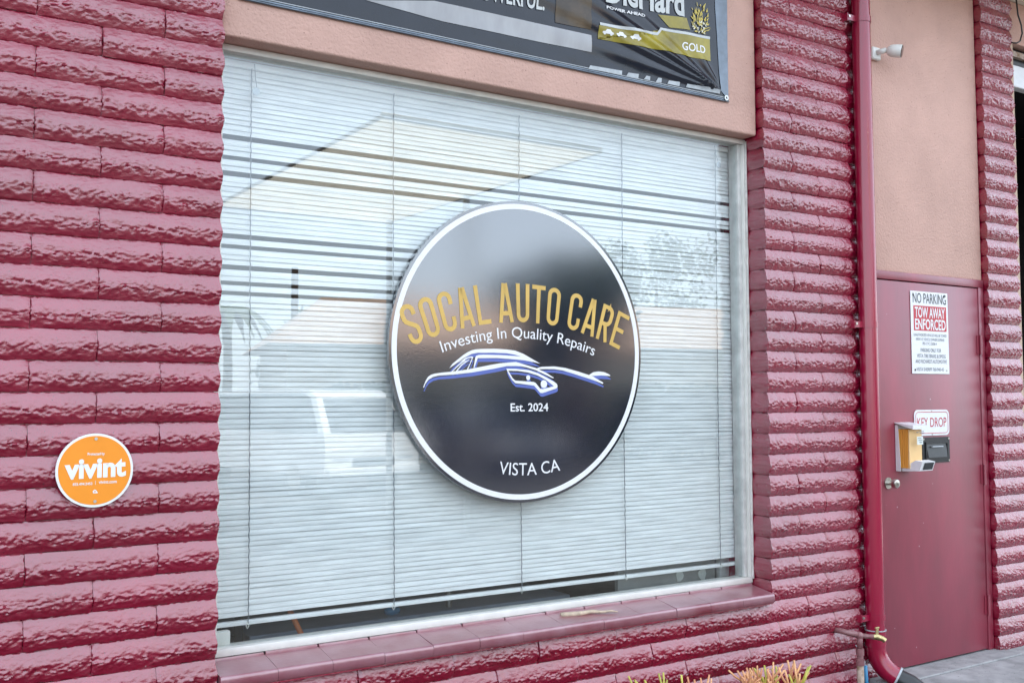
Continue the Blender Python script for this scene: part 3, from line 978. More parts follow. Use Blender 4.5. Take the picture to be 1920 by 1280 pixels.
CAR = dict(
 roof=[(-.3709,-.0793),(-.3559,-.0613),(-.3429,-.0513),(-.3039,-.0233),(-.2829,-.0113),(-.2639,-.0033),(-.2449,.0007),(-.2239,.0027),(-.1559,.0057),(-.0909,.0037),(-.0489,-.0003),(-.0069,-.0133),(.0361,-.0333),(.0791,-.0533),(.0441,-.0473),(-.0069,-.0403),(-.0919,-.0353),(-.1419,-.0333),(-.2349,-.0353),(-.2509,-.0743),(-.2559,-.0773),(-.2469,-.0333),(-.2429,-.0263),(-.2319,-.0223),(-.2099,-.0203),(-.1279,-.0203),(-.0919,-.0213),(-.0189,-.0243),(-.0579,-.0163),(-.0919,-.0123),(-.1559,-.0113),(-.2369,-.0133),(-.2639,-.0183),(-.3039,-.0373),(-.3379,-.0593)],
 body=[(-.4909,-.1573),(-.4789,-.1293),(-.4689,-.1153),(-.4569,-.1073),(-.4409,-.1023),(-.4079,-.0973),(-.3639,-.0933),(-.2909,-.0843),(-.2099,-.0693),(-.1279,-.0553),(-.0729,-.0503),(-.0469,-.0483),(-.0299,-.0513),(-.0069,-.0573),(.0561,-.0723),(.1081,-.0913),(.1521,-.1143),(.1431,-.1153),(.0931,-.0963),(.0561,-.0823),(.0071,-.0703),(-.0219,-.0663),(-.0469,-.0653),(-.0919,-.0663),(-.1559,-.0783),(-.2639,-.0953),(-.3589,-.1053),(-.4209,-.1093),(-.4459,-.1153),(-.4669,-.1263),(-.4809,-.1443),(-.4869,-.1583)],
 hood=[(.0611,-.0733),(.0851,-.0673),(.1521,-.0643),(.2121,-.0703),(.2871,-.0863),(.3421,-.1003),(.3641,-.1063),(.4231,-.1343),(.4181,-.1393),(.3791,-.1263),(.3331,-.1143),(.2571,-.0953),(.1971,-.0813),(.1521,-.0763),(.1081,-.0763),(.0671,-.0773)],
 fender=[(.3421,-.1003),(.3521,-.0943),(.3671,-.0873),(.3801,-.0853),(.3961,-.0833),(.4271,-.0863),(.4461,-.0923),(.4631,-.1003),(.4601,-.1033),(.4111,-.1013),(.3581,-.1043)],
 lamp=[(-.0949,-.0773),(-.0499,-.0773),(.0211,-.0823),(.0671,-.0943),(.1081,-.1113),(.1521,-.1313),(.1661,-.1403),(.1701,-.1493),(.1681,-.1563),(.1601,-.1613),(.0901,-.1803),(.0781,-.1793),(.0671,-.1683),(.0461,-.1483),(-.0079,-.1423),(-.0499,-.1383),(-.0669,-.1243),(-.0839,-.0993)],
 q1=[(-.3639,-.0953),(-.3279,-.0633),(-.2989,-.0433),(-.2929,-.0463),(-.3219,-.0643),(-.3579,-.0943)],
 q2=[(-.3419,-.0923),(-.3169,-.0653),(-.2929,-.0483),(-.2729,-.0403),(-.2759,-.0443),(-.2959,-.0563),(-.3129,-.0683),(-.3339,-.0903)],
 q3=[(-.3289,-.0573),(-.2989,-.0373),(-.2799,-.0313),(-.2639,-.0283),(-.2579,-.0303),(-.2589,-.0353),(-.2679,-.0543),(-.2819,-.0833),(-.2879,-.0843),(-.2729,-.0563),(-.2639,-.0363),(-.2679,-.0343),(-.2799,-.0363),(-.2959,-.0433)])
HOLE = [(-.0849,-.0853),(-.0639,-.1163),(-.0499,-.1273),(.0441,-.1323),(.0551,-.1373),(.0781,-.1613),(.0901,-.1633),(.1501,-.1503),(.1461,-.1473),(.1081,-.1233),(.0641,-.1043),(.0151,-.0923),(-.0359,-.0863)]
for (nm, mt, ox, oz, yy) in (('blue_car_shadow', 'periwinkle', 0.0025, -0.0155, SY - 0.0010), ('white_car_outline', 'sign_white', 0, 0, SY - 0.0018)):
    mb = MB()
    for i, (k, poly) in enumerate(CAR.items()):
        pl = [(SX + x + ox, SZ + z + oz) for x, z in poly]
        hs = [[(SX + x + ox, SZ + z + oz) for x, z in HOLE]] if k == 'lamp' else []
        mb.flat(pl, yy - 0.00006 * i, hs)
    for (cx, cz, r) in ((.0161, -.1143, .0105), (.0971, -.1413, .0170)):
        mb.flat([(SX + cx + ox + r * cos(a * pi / 12), SZ + cz + oz + r * sin(a * pi / 12)) for a in range(24)], yy - 0.0006)
    mb.build(nm, mt, sign)

# stand the finished sign on the face of the glass
sign.scale = (1.0086, 1.0086, 1.0086)
sign.location = (1.3596, 0.128, 1.7593 - 0.6485)

# ------------------------------------------------------------------ banner
BNY = 0.030
CX_, CZ_ = 2.47, 3.035


def bdisp(x, z):
    """tension folds running from the lower right grommet, slack belly elsewhere"""
    dx, dz = CX_ - x, z - CZ_
    r = math.hypot(dx, dz)
    a = math.atan2(dz, dx)
    fade = 1.8 * math.exp(-r / 1.15) * min(1, r / 0.10)
    d = 0.0
    for (a0, w, h) in ((0.345, 0.055, 0.017), (0.235, 0.040, 0.013), (0.47, 0.07, 0.009), (0.12, 0.05, 0.008), (0.80, 0.12, 0.005)):
        d -= h * math.exp(-((a - a0) / w) ** 2) * fade
    d -= 0.004 * (noise.noise(Vector((x * 2.1, z * 3.3, 0))) + 0.5)
    d -= 0.0018 * noise.noise(Vector((x * 9, z * 14 + x * 3, 2)))
    edge = min(1, max(0, (z - 3.0) / 0.06))
    return d * (0.15 + 0.85 * edge)


BR = 2.500
ban = thing('vinyl_banner', (1.28, BNY, 3.0), 'glossy black vinyl battery banner stretched over the stucco header', 'banner')
def grid_patch(x0, x1, z0, z1, off, nx, nz, zf=None):
    mb = MB()
    vv = []
    for i in range(nx + 1):
        for j in range(nz + 1):
            x = x0 + (x1 - x0) * i / nx; z = z0 + (z1 - z0) * j / nz
            vv.append((x, BNY - off + bdisp(x, z), z))
    mb.add(vv, [(i * (nz + 1) + j, (i + 1) * (nz + 1) + j, (i + 1) * (nz + 1) + j + 1, i * (nz + 1) + j + 1) for i in range(nx) for j in range(nz)])
    return mb


def poly_patch(poly, off, step=0.03):
    """printed polygon, cut fine enough to follow the folds"""
    bm = bmesh.new()
    vs_ = [bm.verts.new((p[0], 0, p[1])) for p in poly]
    bm.faces.new(vs_)
    bmesh.ops.triangulate(bm, faces=list(bm.faces))
    for ax in (0, 2):
        lo = min(v.co[ax] for v in bm.verts); hi = max(v.co[ax] for v in bm.verts)
        n = int((hi - lo) / step)
        for i in range(1, n + 1):
            c = [0, 0, 0]; c[ax] = lo + (hi - lo) * i / (n + 1)
            nn = [0, 0, 0]; nn[ax] = 1
            bmesh.ops.bisect_plane(bm, geom=list(bm.verts) + list(bm.edges) + list(bm.faces), plane_co=c, plane_no=nn)
    for v in bm.verts:
        v.co.y = BNY - off + bdisp(v.co.x, v.co.z)
    mb = MB(); mb.bm(bm)
    return mb


grid_patch(0.06, BR, 3.0, 4.0, 0.0, 260, 130).build('banner_sheet', 'banner', ban, 3.2)
poly_patch([(0.16, 3.042), (0.86, 3.160), (1.30, 3.166), (1.655, 3.170), (1.657, 3.094), (1.30, 3.088), (0.90, 3.084), (0.56, 3.092), (0.30, 3.05)][1:7] + [(0.56, 3.100)], 0.0026, 0.02).build('silver_band', 'banner_silver', ban, 3.2)
poly_patch([(1.46, 3.19), (1.652, 3.195), (1.652, 3.40), (1.46, 3.40)], 0.0026, 0.02).build('brown_print', 'banner_brown', ban, 3.2)
poly_patch([(1.691, 3.161), (1.694, 3.221), (2.030, 3.241), (2.066, 3.274), (2.380, 3.292), (2.384, 3.183)], 0.0026, 0.012).build('gold_print', 'banner_gold', ban, 3.2)
poly_patch([(1.697, 3.235), (2.035, 3.254), (2.064, 3.286), (2.381, 3.303), (2.380, 3.290), (2.069, 3.274), (2.038, 3.241), (1.697, 3.222)], 0.0034, 0.012).build('silver_line', 'banner_light', ban, 3.2)
poly_patch([(2.05, 3.345), (2.23, 3.365), (2.25, 3.31), (2.12, 3.298)], 0.0026, 0.012).build('gold_glow_print', 'banner_gold', ban, 3.2)
rsd = random.Random(21)
for nm, mt, cnt, off in (('gold_shards', 'shard_gold', 70, 0.0032), ('pale_shards', 'shard_pale', 26, 0.0056)):
    mb = MB()
    for i in range(cnt):
        a = rsd.uniform(0, 2 * pi); rr = rsd.random() ** 0.7
        cx = 2.318 + 0.062 * rr * cos(a); cz = 3.375 + 0.075 * rr * sin(a)
        if nm == 'pale_shards':
            cx = 2.31 + 0.055 * rr * cos(a); cz = 3.335 + 0.030 * rr * sin(a)
        th = math.atan2(cz - 3.31, cx - 2.31) + rsd.uniform(-0.4, 0.4)
        ln = rsd.uniform(0.008, 0.028) if nm == 'gold_shards' else rsd.uniform(0.004, 0.010); w = rsd.uniform(0.002, 0.006)
        P3 = [(cx + ln * cos(th), cz + ln * sin(th)), (cx - w * sin(th), cz + w * cos(th)), (cx - ln * .5 * cos(th), cz - ln * .5 * sin(th)), (cx + w * sin(th), cz - w * cos(th))]
        mb.add([(x, BNY - off - 0.00003 * i + bdisp(x, z), z) for x, z in P3], [(0, 1, 2, 3)])
    mb.build(nm, mt, ban)
letter_obj('banner_lettering', 'DieHard', 1.731, 3.339, BNY - 0.0042, 'banner_light', ban, 0.483, 0.118, bold=0.030, slope=0.070, disp=bdisp)
letter_obj('banner_lettering', 'POWER AHEAD', 1.731, 3.303, BNY - 0.0042, 'sign_white', ban, 0.236, 0.0135, bold=0.03, slope=0.050, disp=bdisp)
letter_obj('banner_lettering', 'GOLD', 2.198, 3.2065, BNY - 0.0042, 'sign_white', ban, 0.150, 0.0365, bold=0.016, slope=0.045, disp=bdisp)
letter_obj('banner_lettering', 'POWERFUL.', 1.402, 3.233, BNY - 0.0042, 'banner_light', ban, h=0.075, squeeze=0.62, bold=0.02, align='RIGHT', slope=0.06, disp=bdisp)
CI = [(0, .30), (.06, .52), (.25, .60), (.36, .95), (.68, 1.0), (.82, .62), (.98, .50), (1, .22), (.90, .20), (.84, .0), (.72, .0), (.67, .2), (.33, .2), (.28, .0), (.16, .0), (.10, .2)]
for (x, z) in ((1.713, 3.186), (1.789, 3.190), (1.874, 3.194)):
    poly_patch([(x + p[0] * 0.062, z + p[1] * 0.026) for p in CI], 0.0038, 0.012).build('car_icon', 'sign_white', ban)
TP = [[(1.65, 3.034), (1.833, 3.041), (1.831, 3.021), (1.641, 3.017)], [(1.87, 3.039), (1.931, 3.042), (1.927, 3.022), (1.857, 3.022)],
      [(1.976, 3.042), (1.999, 3.042), (1.997, 3.024), (1.961, 3.024)], [(2.047, 3.044), (2.069, 3.046), (2.067, 3.024), (2.032, 3.022)],
      [(2.114, 3.043), (2.182, 3.047), (2.179, 3.026), (2.103, 3.026)], [(2.229, 3.046), (2.442, 3.051), (2.441, 3.032), (2.221, 3.029)]]
for pl in TP:
    poly_patch(pl, 0.0030, 0.03).build('tape_strip', 'tape', ban, 3.2)
MB().tube([(0.06 + 2.44 * i / 40, BNY - 0.001, 3.0045 + 0.0015 * noise.noise(Vector((i * .7, 0, 0)))) for i in range(41)], 0.0035, 6).build('bottom_cord', 'hem', ban, 3.2)
grid_patch(0.06, BR, 3.0095, 3.0150, 0.0022, 60, 1).build('bottom_hem', 'hem', ban, 3.2)
grid_patch(0.06, BR, 3.0185, 3.0215, 0.0022, 60, 1).build('bottom_hem_stitch', 'tape', ban, 3.2)
poly_patch([(2.418, 3.46), (2.421, 4.0), (2.4995, 4.0), (2.4995, 3.012), (2.447, 3.05)], 0.0026, 0.05).build('side_hem', 'hem', ban, 3.2)
for (x, z) in ((2.484, 3.018), (0.078, 3.016)):
    MB().disc((x, z), 0.006, 0.013, BNY - 0.0075, BNY - 0.0035, 20).build('grommet', 'grommet', ban, 0.6)
    MB().tube([(x, BNY - 0.008, z), (x + (0.02 if x > 1 else -0.012), BNY - 0.004, z - 0.012), (x + (0.026 if x > 1 else -0.018), 0.037, z - 0.016)], 0.0022, 6).build('tie', 'clear_plastic', ban, 3.2)

# ------------------------------------------------------------------ round orange security sign on the left wall
VX, VZ, VR = -0.411, 1.328, 0.1185
vsn = thing('round_sign', (VX, -0.02, VZ - VR), 'small round orange security sign screwed to the left block wall', 'sign')
MB().disc((VX, VZ), 0, VR, -0.0235, -0.0185, 80).build('sign_plate', 'sign_white', vsn, 0.5)
MB().disc((VX, VZ), 0, VR * 0.935, -0.0243, -0.0230, 80).build('orange_face', 'orange', vsn, 0.5)
VY = -0.0250
vu = lambda x: VX + (x - 678) / 522 * VR
vz = lambda y: VZ - (y - 648) / 487 * VR
letter_obj('sign_lettering', 'Protected by', vu(575), vz(448), VY, 'sign_white', vsn, vu(805) - vu(575), 0.0085, bold=0.02)
letter_obj('sign_lettering', 'vivint', vu(272), vz(742), VY, 'sign_white', vsn, vu(1100) - vu(272), 0.0600, bold=0.040, slope=0.018)
letter_obj('sign_lettering', '855.494.2453', vu(385), vz(838), VY, 'sign_white', vsn, vu(645) - vu(385), 0.0082, bold=0.02)
letter_obj('sign_lettering', 'vivint.com', vu(730), vz(826), VY, 'sign_white', vsn, vu(975) - vu(730), 0.0100, bold=0.02)
MB().box(vu(683), vu(688), VY - 0.0002, VY, vz(838), vz(785)).build('divider_bar', 'sign_white', vsn)
hx, hz, hr = vu(682), vz(925), 0.0062
MB().flat([(hx - hr, hz - hr), (hx + 1.35 * hr, hz - hr), (hx + 1.35 * hr, hz - .55 * hr), (hx + hr, hz - .2 * hr), (hx + hr * .8, hz + .3 * hr), (hx, hz + hr), (hx - hr, hz + .25 * hr)], VY,
          [[(hx + hr * .4 * cos(a * pi / 5), hz - hr * .15 + hr * .4 * sin(a * pi / 5)) for a in range(10)]]).build('house_logo', 'sign_white', vsn)
for y in (232, 1058):
    MB().disc((vu(684), vz(y)), 0, 0.0050, -0.0268, -0.0240, 16).build('screw', 'grommet', vsn, 0.6)

# ------------------------------------------------------------------ downspout
PX, PY, PR = 3.438, -0.030, 0.049
ds = thing('downspout', (PX, PY, 0.12), 'glossy crimson round downspout pipe beside the door', 'pipe')
MB().tube([(PX, PY, z) for z in (0.335, 1.0, 1.6, 2.4, 3.3, 4.03)], PR, 40).build('pipe', 'pipe', ds, 0.7)
MB().tube([(PX, PY, 0.262), (PX, PY, 0.345)], PR + 0.004, 40).build('coupling', 'pipe', ds, 0.7)
MB().tube([(PX, PY, 0.345), (PX, PY, 0.3495)], PR + 0.0055, 40).build('coupling_rim', 'tape', ds, 0.7)
el = [(PX, PY, 0.262)]
for i in range(1, 9):
    a = radians(i * 8.5)
    d = 0.16 * (1 - cos(a))
    el.append((PX + d * 0.55, PY - d * 0.85, 0.262 - 0.16 * sin(a)))
MB().tube(el, PR + 0.002, 32).build('elbow', 'pipe', ds, 0.7)
e1 = Vector(el[-1]); dv = (e1 - Vector(el[-2])).normalized()
MB().tube([e1 - dv * 0.004, e1 + dv * 0.006], PR + 0.007, 32).build('elbow_rim', 'tape', ds, 0.7)
MB().tube([e1, e1 + dv * 0.06, e1 + dv * 0.16 + Vector((0, 0, -0.02))], [PR - 0.002, PR + 0.002, PR + 0.004], 32).build('black_boot', 'black_metal', ds, 0.7)
for z in (3.575, 1.935, 0.415):
    st = MB()
    n = 28
    for zz in (0,):
        vv, ff = [], []
        for k in range(n + 1):
            a = radians(150 + 240 * k / n)
            for (r, dz) in ((PR + 0.001, -0.016), (PR + 0.0035, -0.016), (PR + 0.0035, 0.016), (PR + 0.001, 0.016)):
                vv.append((PX + r * cos(a), PY + r * sin(a), z + dz))
        for k in range(n):
            for j in range(4):
                ff.append((4 * k + j, 4 * k + (j + 1) % 4, 4 * k + 4 + (j + 1) % 4, 4 * k + 4 + j))
        st.add(vv, ff)
    st.box(PX - 0.112, PX - 0.045, PY - 0.006, PY - 0.002, z - 0.016, z + 0.016)
    st.box(PX - 0.115, PX - 0.110, PY - 0.006, 0.02, z - 0.020, z + 0.020)
    st.box(PX + 0.047, PX + 0.072, PY - 0.004, PY + 0.000, z - 0.016, z + 0.016)
    so = st.build('strap', 'pipe', ds)
    MB().tube([(PX + 0.060, PY - 0.012, z), (PX + 0.060, PY + 0.012, z)], 0.008, 6).build('bolt', 'pipe', so)
    MB().tube([(PX - 0.101, -0.040, z + 0.004), (PX - 0.101, -0.030, z + 0.004)], 0.007, 8).build('bolt', 'nickel', so)

# ------------------------------------------------------------------ hose bib
fa = thing('hose_faucet', (3.2, -0.05, 0.02), 'old painted water pipe with brass hose tap beside the downspout', 'faucet')
MB().tube([(3.165, 0.01, 0.372), (3.175, -0.03, 0.372), (3.19, -0.065, 0.366), (3.235, -0.085, 0.355)], 0.014, 14).build('feed_pipe', 'copper', fa, 3.2)
MB().ball((3.240, -0.088, 0.352), 0.0195, 2).build('elbow', 'copper', fa, 3.2)
MB().tube([(3.240, -0.088, 0.35), (3.240, -0.088, 0.285)], 0.0145, 14).build('riser', 'copper', fa, 3.2)
MB().tube([(3.240, -0.088, z) for z in (0.288, 0.287, 0.255, 0.254, 0.235, 0.234, 0.205, 0.204)], [0.018, 0.020, 0.020, 0.016, 0.016, 0.021, 0.021, 0.017], 16).build('coupling', 'copper', fa, 0.6)
MB().tube([(3.240, -0.088, 0.204), (3.240, -0.088, 0.02)], 0.0175, 14).build('iron_pipe', 'rust', fa, 3.2)
MB().tube([(3.250, -0.092, 0.352), (3.285, -0.112, 0.346), (3.300, -0.122, 0.345)], [0.012, 0.012, 0.015], 12).build('valve_neck', 'copper', fa, 3.2)
MB().tube([(3.300, -0.122, 0.345), (3.316, -0.132, 0.345), (3.338, -0.150, 0.336), (3.346, -0.160, 0.326)], [0.014, 0.016, 0.013, 0.0135], 14).build('spout', 'brass', fa, 0.8)
MB().tube([(3.318, -0.132, 0.355), (3.320, -0.132, 0.385)], 0.008, 10).build('stem', 'brass', fa, 0.8)
MB().bevel_box(3.305, 3.335, -0.137, -0.127, 0.384, 0.393, 0.003).build('tap_handle', 'brass', fa)
cb = thing('wall_cable', (3.30, -0.02, 0.02), 'thin cable with dark blue sleeve running up beside the tap', 'cable')
MB().tube([(3.292, -0.02, 0.285), (3.294, -0.045, 0.26), (3.300, -0.05, 0.225), (3.315, -0.055, 0.205), (3.318, -0.055, 0.17)], 0.0035, 8).build('bare_wire', 'tape', cb, 3.2)
MB().tube([(3.318, -0.055, 0.185), (3.318, -0.06, 0.10), (3.318, -0.06, 0.02)], 0.011, 10).build('sleeve', 'blue_cap', cb, 3.2)

# ------------------------------------------------------------------ door
dr = thing('steel_door', (4.05, 0.04, 0.085), 'flush maroon steel door with key drop slot and parking notice', 'door')
MB().bevel_box(3.519, 4.576, 0.028, 0.20, 2.200, 2.2455, 0.003).build('frame_head', 'door', dr, 0.6)
MB().bevel_box(3.519, 3.586, 0.029, 0.20, 0.085, 2.1995, 0.003).build('frame_jamb', 'door', dr, 0.6)
MB().bevel_box(4.526, 4.5755, 0.029, 0.20, 0.085, 2.1995, 0.003).build('frame_jamb', 'door', dr, 0.6)
MB().bevel_box(3.591, 4.521, 0.0335, 0.078, 0.094, 2.194, 0.002).build('leaf', 'door', dr, 0.6)
MB().box(3.5865, 4.5255, 0.082, 0.19, 0.086, 2.199).build('weather_strip', 'dark_gap', dr)
for z in (1.86, 1.10, 0.345):
    hg = MB().tube([(4.5235, 0.021, z - 0.058), (4.5235, 0.021, z + 0.058)], 0.0085, 14).build('hinge', 'door', dr, 0.6)
    MB().box(4.5255, 4.546, 0.0245, 0.0275, z - 0.055, z + 0.055).build('hinge_plate', 'door', hg)
    MB().box(4.5000, 4.5205, 0.0290, 0.0325, z - 0.055, z + 0.055).build('hinge_plate', 'door', hg)
kn = MB().disc((3.650, 1.090), 0, 0.031, 0.0265, 0.0330, 32).build('rosette', 'nickel', dr, 0.6)
prf = [(0.0, 0.011), (0.018, 0.011), (0.024, 0.019), (0.034, 0.0255), (0.046, 0.0265), (0.055, 0.022), (0.058, 0.014), (0.0582, 0.0)]
mbn = MB()
mbn.tube([(3.650, 0.0268 - d, 1.090) for d, r in prf], [max(r, 0.0005) for d, r in prf], 28)
ko = mbn.build('knob', 'nickel', dr, 0.7)
MB().box(3.6485, 3.6515, -0.0325, -0.0312, 1.083, 1.097).build('keyhole', 'dark_gap', ko)

# signs and boxes on the door
DY = 0.0325
ts = thing('parking_notice', (4.05, DY, 1.685), 'white no parking tow away notice on the maroon door', 'sign')
TSX0, TSX1, TSZ0, TSZ1 = 3.882, 4.222, 1.684, 2.148
MB().bevel_box(TSX0, TSX1, DY - 0.0035, DY - 0.0005, TSZ0, TSZ1, 0.001).build('notice_plate', 'white_metal', ts)
TY = DY - 0.0047
def tu(u): return TSX0 + (TSX1 - TSX0) * u
def tz(v): return TSZ1 - (TSZ1 - TSZ0) * v
letter_obj('notice_lettering', 'NO PARKING', tu(.06), tz(.142), TY, 'black_print', ts, (TSX1 - TSX0) * .89, 0.056, bold=0.0)
MB().prism([(tu(.07), tz(.175)), (tu(.95), tz(.175)), (tu(.95), tz(.478)), (tu(.07), tz(.478))], TY + 0.0004, TY + 0.0010).build('red_block', 'red_print', ts)
letter_obj('notice_lettering', 'TOW AWAY', tu(.10), tz(.315), TY - 0.0004, 'white_metal', ts, (TSX1 - TSX0) * .81, 0.056, bold=0.022)
letter_obj('notice_lettering', 'ENFORCED', tu(.10), tz(.460), TY - 0.0004, 'white_metal', ts, (TSX1 - TSX0) * .82, 0.057, bold=0.022)
for body, v, h, a, b in (('UNAUTHORIZED VEHICLES WILL BE TOWED', .545, .015, .06, .94), ('AWAY AT VEHICLE OWNERS EXPENSE', .598, .015, .11, .88), ('PER CVC 22658-A', .648, .015, .29, .67),
                         ('PARKING ONLY FOR', .735, .021, .23, .78), ('VISTA TIRE BRAKE & SMOG', .805, .021, .13, .90), ('AND RICHARD\'S AUTOMOTIVE', .872, .021, .09, .93), ('VISTA SHERIFF 760-940-45', .965, .019, .11, .84)):
    letter_obj('notice_lettering', body, tu(a), tz(v), TY, 'grey_print', ts, (TSX1 - TSX0) * (b - a), h, bold=0.0)
for (u, v) in ((.07, .045), (.90, .045), (.075, .955), (.925, .955)):
    MB().disc((tu(u), tz(v)), 0, 0.0055, TY - 0.002, TY + 0.001, 12).build('rivet', 'black_metal' if u < .8 or v < .5 else 'nickel', ts)

kd = thing('key_drop_sign', (4.04, DY, 1.338), 'white rounded key drop sign with red border on the door', 'sign')
def rrect(x0, x1, z0, z1, r, n=6):
    o = []
    for (cx, cz, a0) in ((x1 - r, z1 - r, 0), (x0 + r, z1 - r, 90), (x0 + r, z0 + r, 180), (x1 - r, z0 + r, 270)):
        o += [(cx + r * cos(radians(a0 + 90 * i / n)), cz + r * sin(radians(a0 + 90 * i / n))) for i in range(n + 1)]
    return o
MB().prism(rrect(3.888, 4.205, 1.338, 1.482, 0.030), DY - 0.0035, DY - 0.0005).build('sign_plate', 'white_metal', kd)
MB().flat(rrect(3.899, 4.194, 1.349, 1.471, 0.024), DY - 0.0045, [rrect(3.9025, 4.1905, 1.3525, 1.4675, 0.021)]).build('red_border', 'red_print', kd)
letter_obj('sign_lettering', 'KEY DROP', 3.913, 1.386, DY - 0.0045, 'red_print', kd, 0.265, 0.052, bold=0.0)
for z in (1.476, 1.344):
    MB().disc((4.046, z), 0, 0.0042, DY - 0.0055, DY - 0.0030, 12).build('screw', 'nickel', kd)

sl = thing('key_slot', (4.08, DY, 1.185), 'black metal key drop slot below the key drop sign', 'mail slot')
mbs = MB()
mbs.prism(rrect(3.950, 4.200, 1.185, 1.328, 0.006), DY - 0.006, DY - 0.0005)
mbs.build('slot_plate', 'black_metal', sl)
mbs = MB()
for (a, b, c, d) in ((3.975, 4.178, 1.292, 1.302), (3.975, 4.178, 1.206, 1.214), (3.975, 3.983, 1.2145, 1.2915), (4.170, 4.178, 1.2145, 1.2915)):
    mbs.box(a, b, DY - 0.013, DY - 0.0062, c, d)
mbs.build('slot_rim', 'black_metal', sl)
MB().add([(3.984, DY - 0.0065, 1.291), (4.169, DY - 0.0065, 1.291), (4.160, DY - 0.018, 1.215), (3.990, DY - 0.018, 1.215),
          (3.984, DY - 0.0062, 1.215), (4.169, DY - 0.0062, 1.215)], [(0, 1, 2, 3), (3, 2, 5, 4), (0, 3, 4), (1, 5, 2)]).build('slot_flap', 'black_metal', sl)
MB().bevel_box(4.02, 4.12, DY - 0.022, DY - 0.012, 1.272, 1.279, 0.002).build('pull_lip', 'tape', sl)
for (x, z) in ((4.190, 1.318), (4.190, 1.195), (3.960, 1.318), (3.960, 1.195)):
    MB().disc((x, z), 0, 0.006, DY - 0.009, DY - 0.0055, 14).build('screw', 'nickel', sl)

kb = thing('envelope_box', (3.77, -0.02, 1.152), 'white wall box holding orange key drop envelopes on the door', 'box')
bx0, bx1, by0, by1, bz0, bz1 = 3.722, 3.842, -0.075, DY - 0.0008, 1.152, 1.402
MB().bevel_box(bx0 - 0.002, bx1 + 0.002, by1 - 0.006, by1, bz0, bz1, 0.002).build('back_plate', 'white_metal', kb)
side = [(by1 - 0.0065, bz0), (by1 - 0.0065, bz1), (by1 - 0.018, bz1), (by1 - 0.030, bz0 + 0.05), (by1 - 0.030, bz0)]
for xa, xb in ((bx0 - 0.002, bx0 + 0.001), (bx1 - 0.001, bx1 + 0.002)):
    n = len(side)
    MB().add([(xa, y, z) for y, z in side] + [(xb, y, z) for y, z in side], [tuple(range(n)), tuple(range(2 * n - 1, n - 1, -1))] + [(j, (j + 1) % n, (j + 1) % n + n, j + n) for j in range(n)]).build('side_panel', 'white_metal', kb)
rad_ = random.Random(4)
for i in range(7):
    f = i / 6
    yb = by1 - 0.012 - 0.070 * f
    MB().add([(bx0 + 0.006, yb, bz0 + 0.018), (bx1 - 0.006, yb, bz0 + 0.018), (bx1 - 0.006, yb - 0.006 + .004 * f, bz1 - 0.022), (bx0 + 0.006, yb - 0.006 + .004 * f, bz1 - 0.022),
              (bx0 + 0.006, yb + 0.008, bz0 + 0.018), (bx1 - 0.006, yb + 0.008, bz0 + 0.018), (bx1 - 0.006, yb + 0.003, bz1 - 0.022), (bx0 + 0.006, yb + 0.003, bz1 - 0.022)],
             [(0, 1, 2, 3), (4, 7, 6, 5), (0, 3, 7, 4), (1, 5, 6, 2), (3, 2, 6, 7), (0, 4, 5, 1)]).build('envelope', 'peach_card' if i == 6 else 'orange_card', kb)
yf = by0 - 0.0005
MB().add([(bx0 - 0.006, by1 - 0.001, bz1 + 0.014), (bx1 + 0.006, by1 - 0.001, bz1 + 0.014), (bx1 + 0.008, by0 - 0.012, bz1 - 0.002), (bx0 - 0.008, by0 - 0.012, bz1 - 0.002),
          (bx1 + 0.008, by0 - 0.012, bz1 - 0.022), (bx0 - 0.008, by0 - 0.012, bz1 - 0.022), (bx0 - 0.006, by1 - 0.001, bz1 + 0.010), (bx1 + 0.006, by1 - 0.001, bz1 + 0.010)],
         [(0, 1, 2, 3), (3, 2, 4, 5), (5, 4, 7, 6), (0, 6, 7, 1), (0, 3, 5, 6), (1, 7, 4, 2)]).build('lid', 'white_metal', kb)
MB().box(bx0 + 0.022, bx0 + 0.072, by0 - 0.0145, by0 - 0.0135, 1.298, 1.342).build('paper_label', 'paper', kb)
lb = MB()
for (a, b, c) in ((.028, .058, 1.331), (.034, .066, 1.320), (.040, .064, 1.309)):
    lb.box(bx0 + a, bx0 + b, by0 - 0.0155, by0 - 0.0150, c, c + 0.003)
lb.build('label_scribble', 'grey_print', kb)
pr_ = MB()
for i, (a, b, c) in enumerate(((.022, .040, 1.362), (.045, .085, 1.366), (.050, .088, 1.357))):
    pr_.box(bx0 + a, bx0 + b, by0 - 0.0118, by0 - 0.0112, c, c + 0.004)
pr_.build('printed_lines', 'grey_print', kb)
tray = [(by1 - 0.031, bz0), (by0 - 0.030, bz0 + 0.006), (by0 - 0.048, bz0 + 0.055), (by0 - 0.008, bz0 + 0.062), (by1 - 0.031, bz0 + 0.016)]
n = len(tray)
MB().add([(bx0 + 0.012, y, z) for y, z in tray] + [(bx1 + 0.006, y, z) for y, z in tray], [tuple(range(n)), tuple(range(2 * n - 1, n - 1, -1))] + [(j, (j + 1) % n, (j + 1) % n + n, j + n) for j in range(n)]).build('tray', 'white_metal', kb)
MB().add([(bx0 + 0.035, by0 - 0.0338, bz0 + 0.012), (bx1 - 0.002, by0 - 0.0338, bz0 + 0.012), (bx1 - 0.002, by0 - 0.0478, bz0 + 0.050), (bx0 + 0.035, by0 - 0.0478, bz0 + 0.050)], [(0, 1, 2, 3)]).build('dark_card', 'black_print', kb)

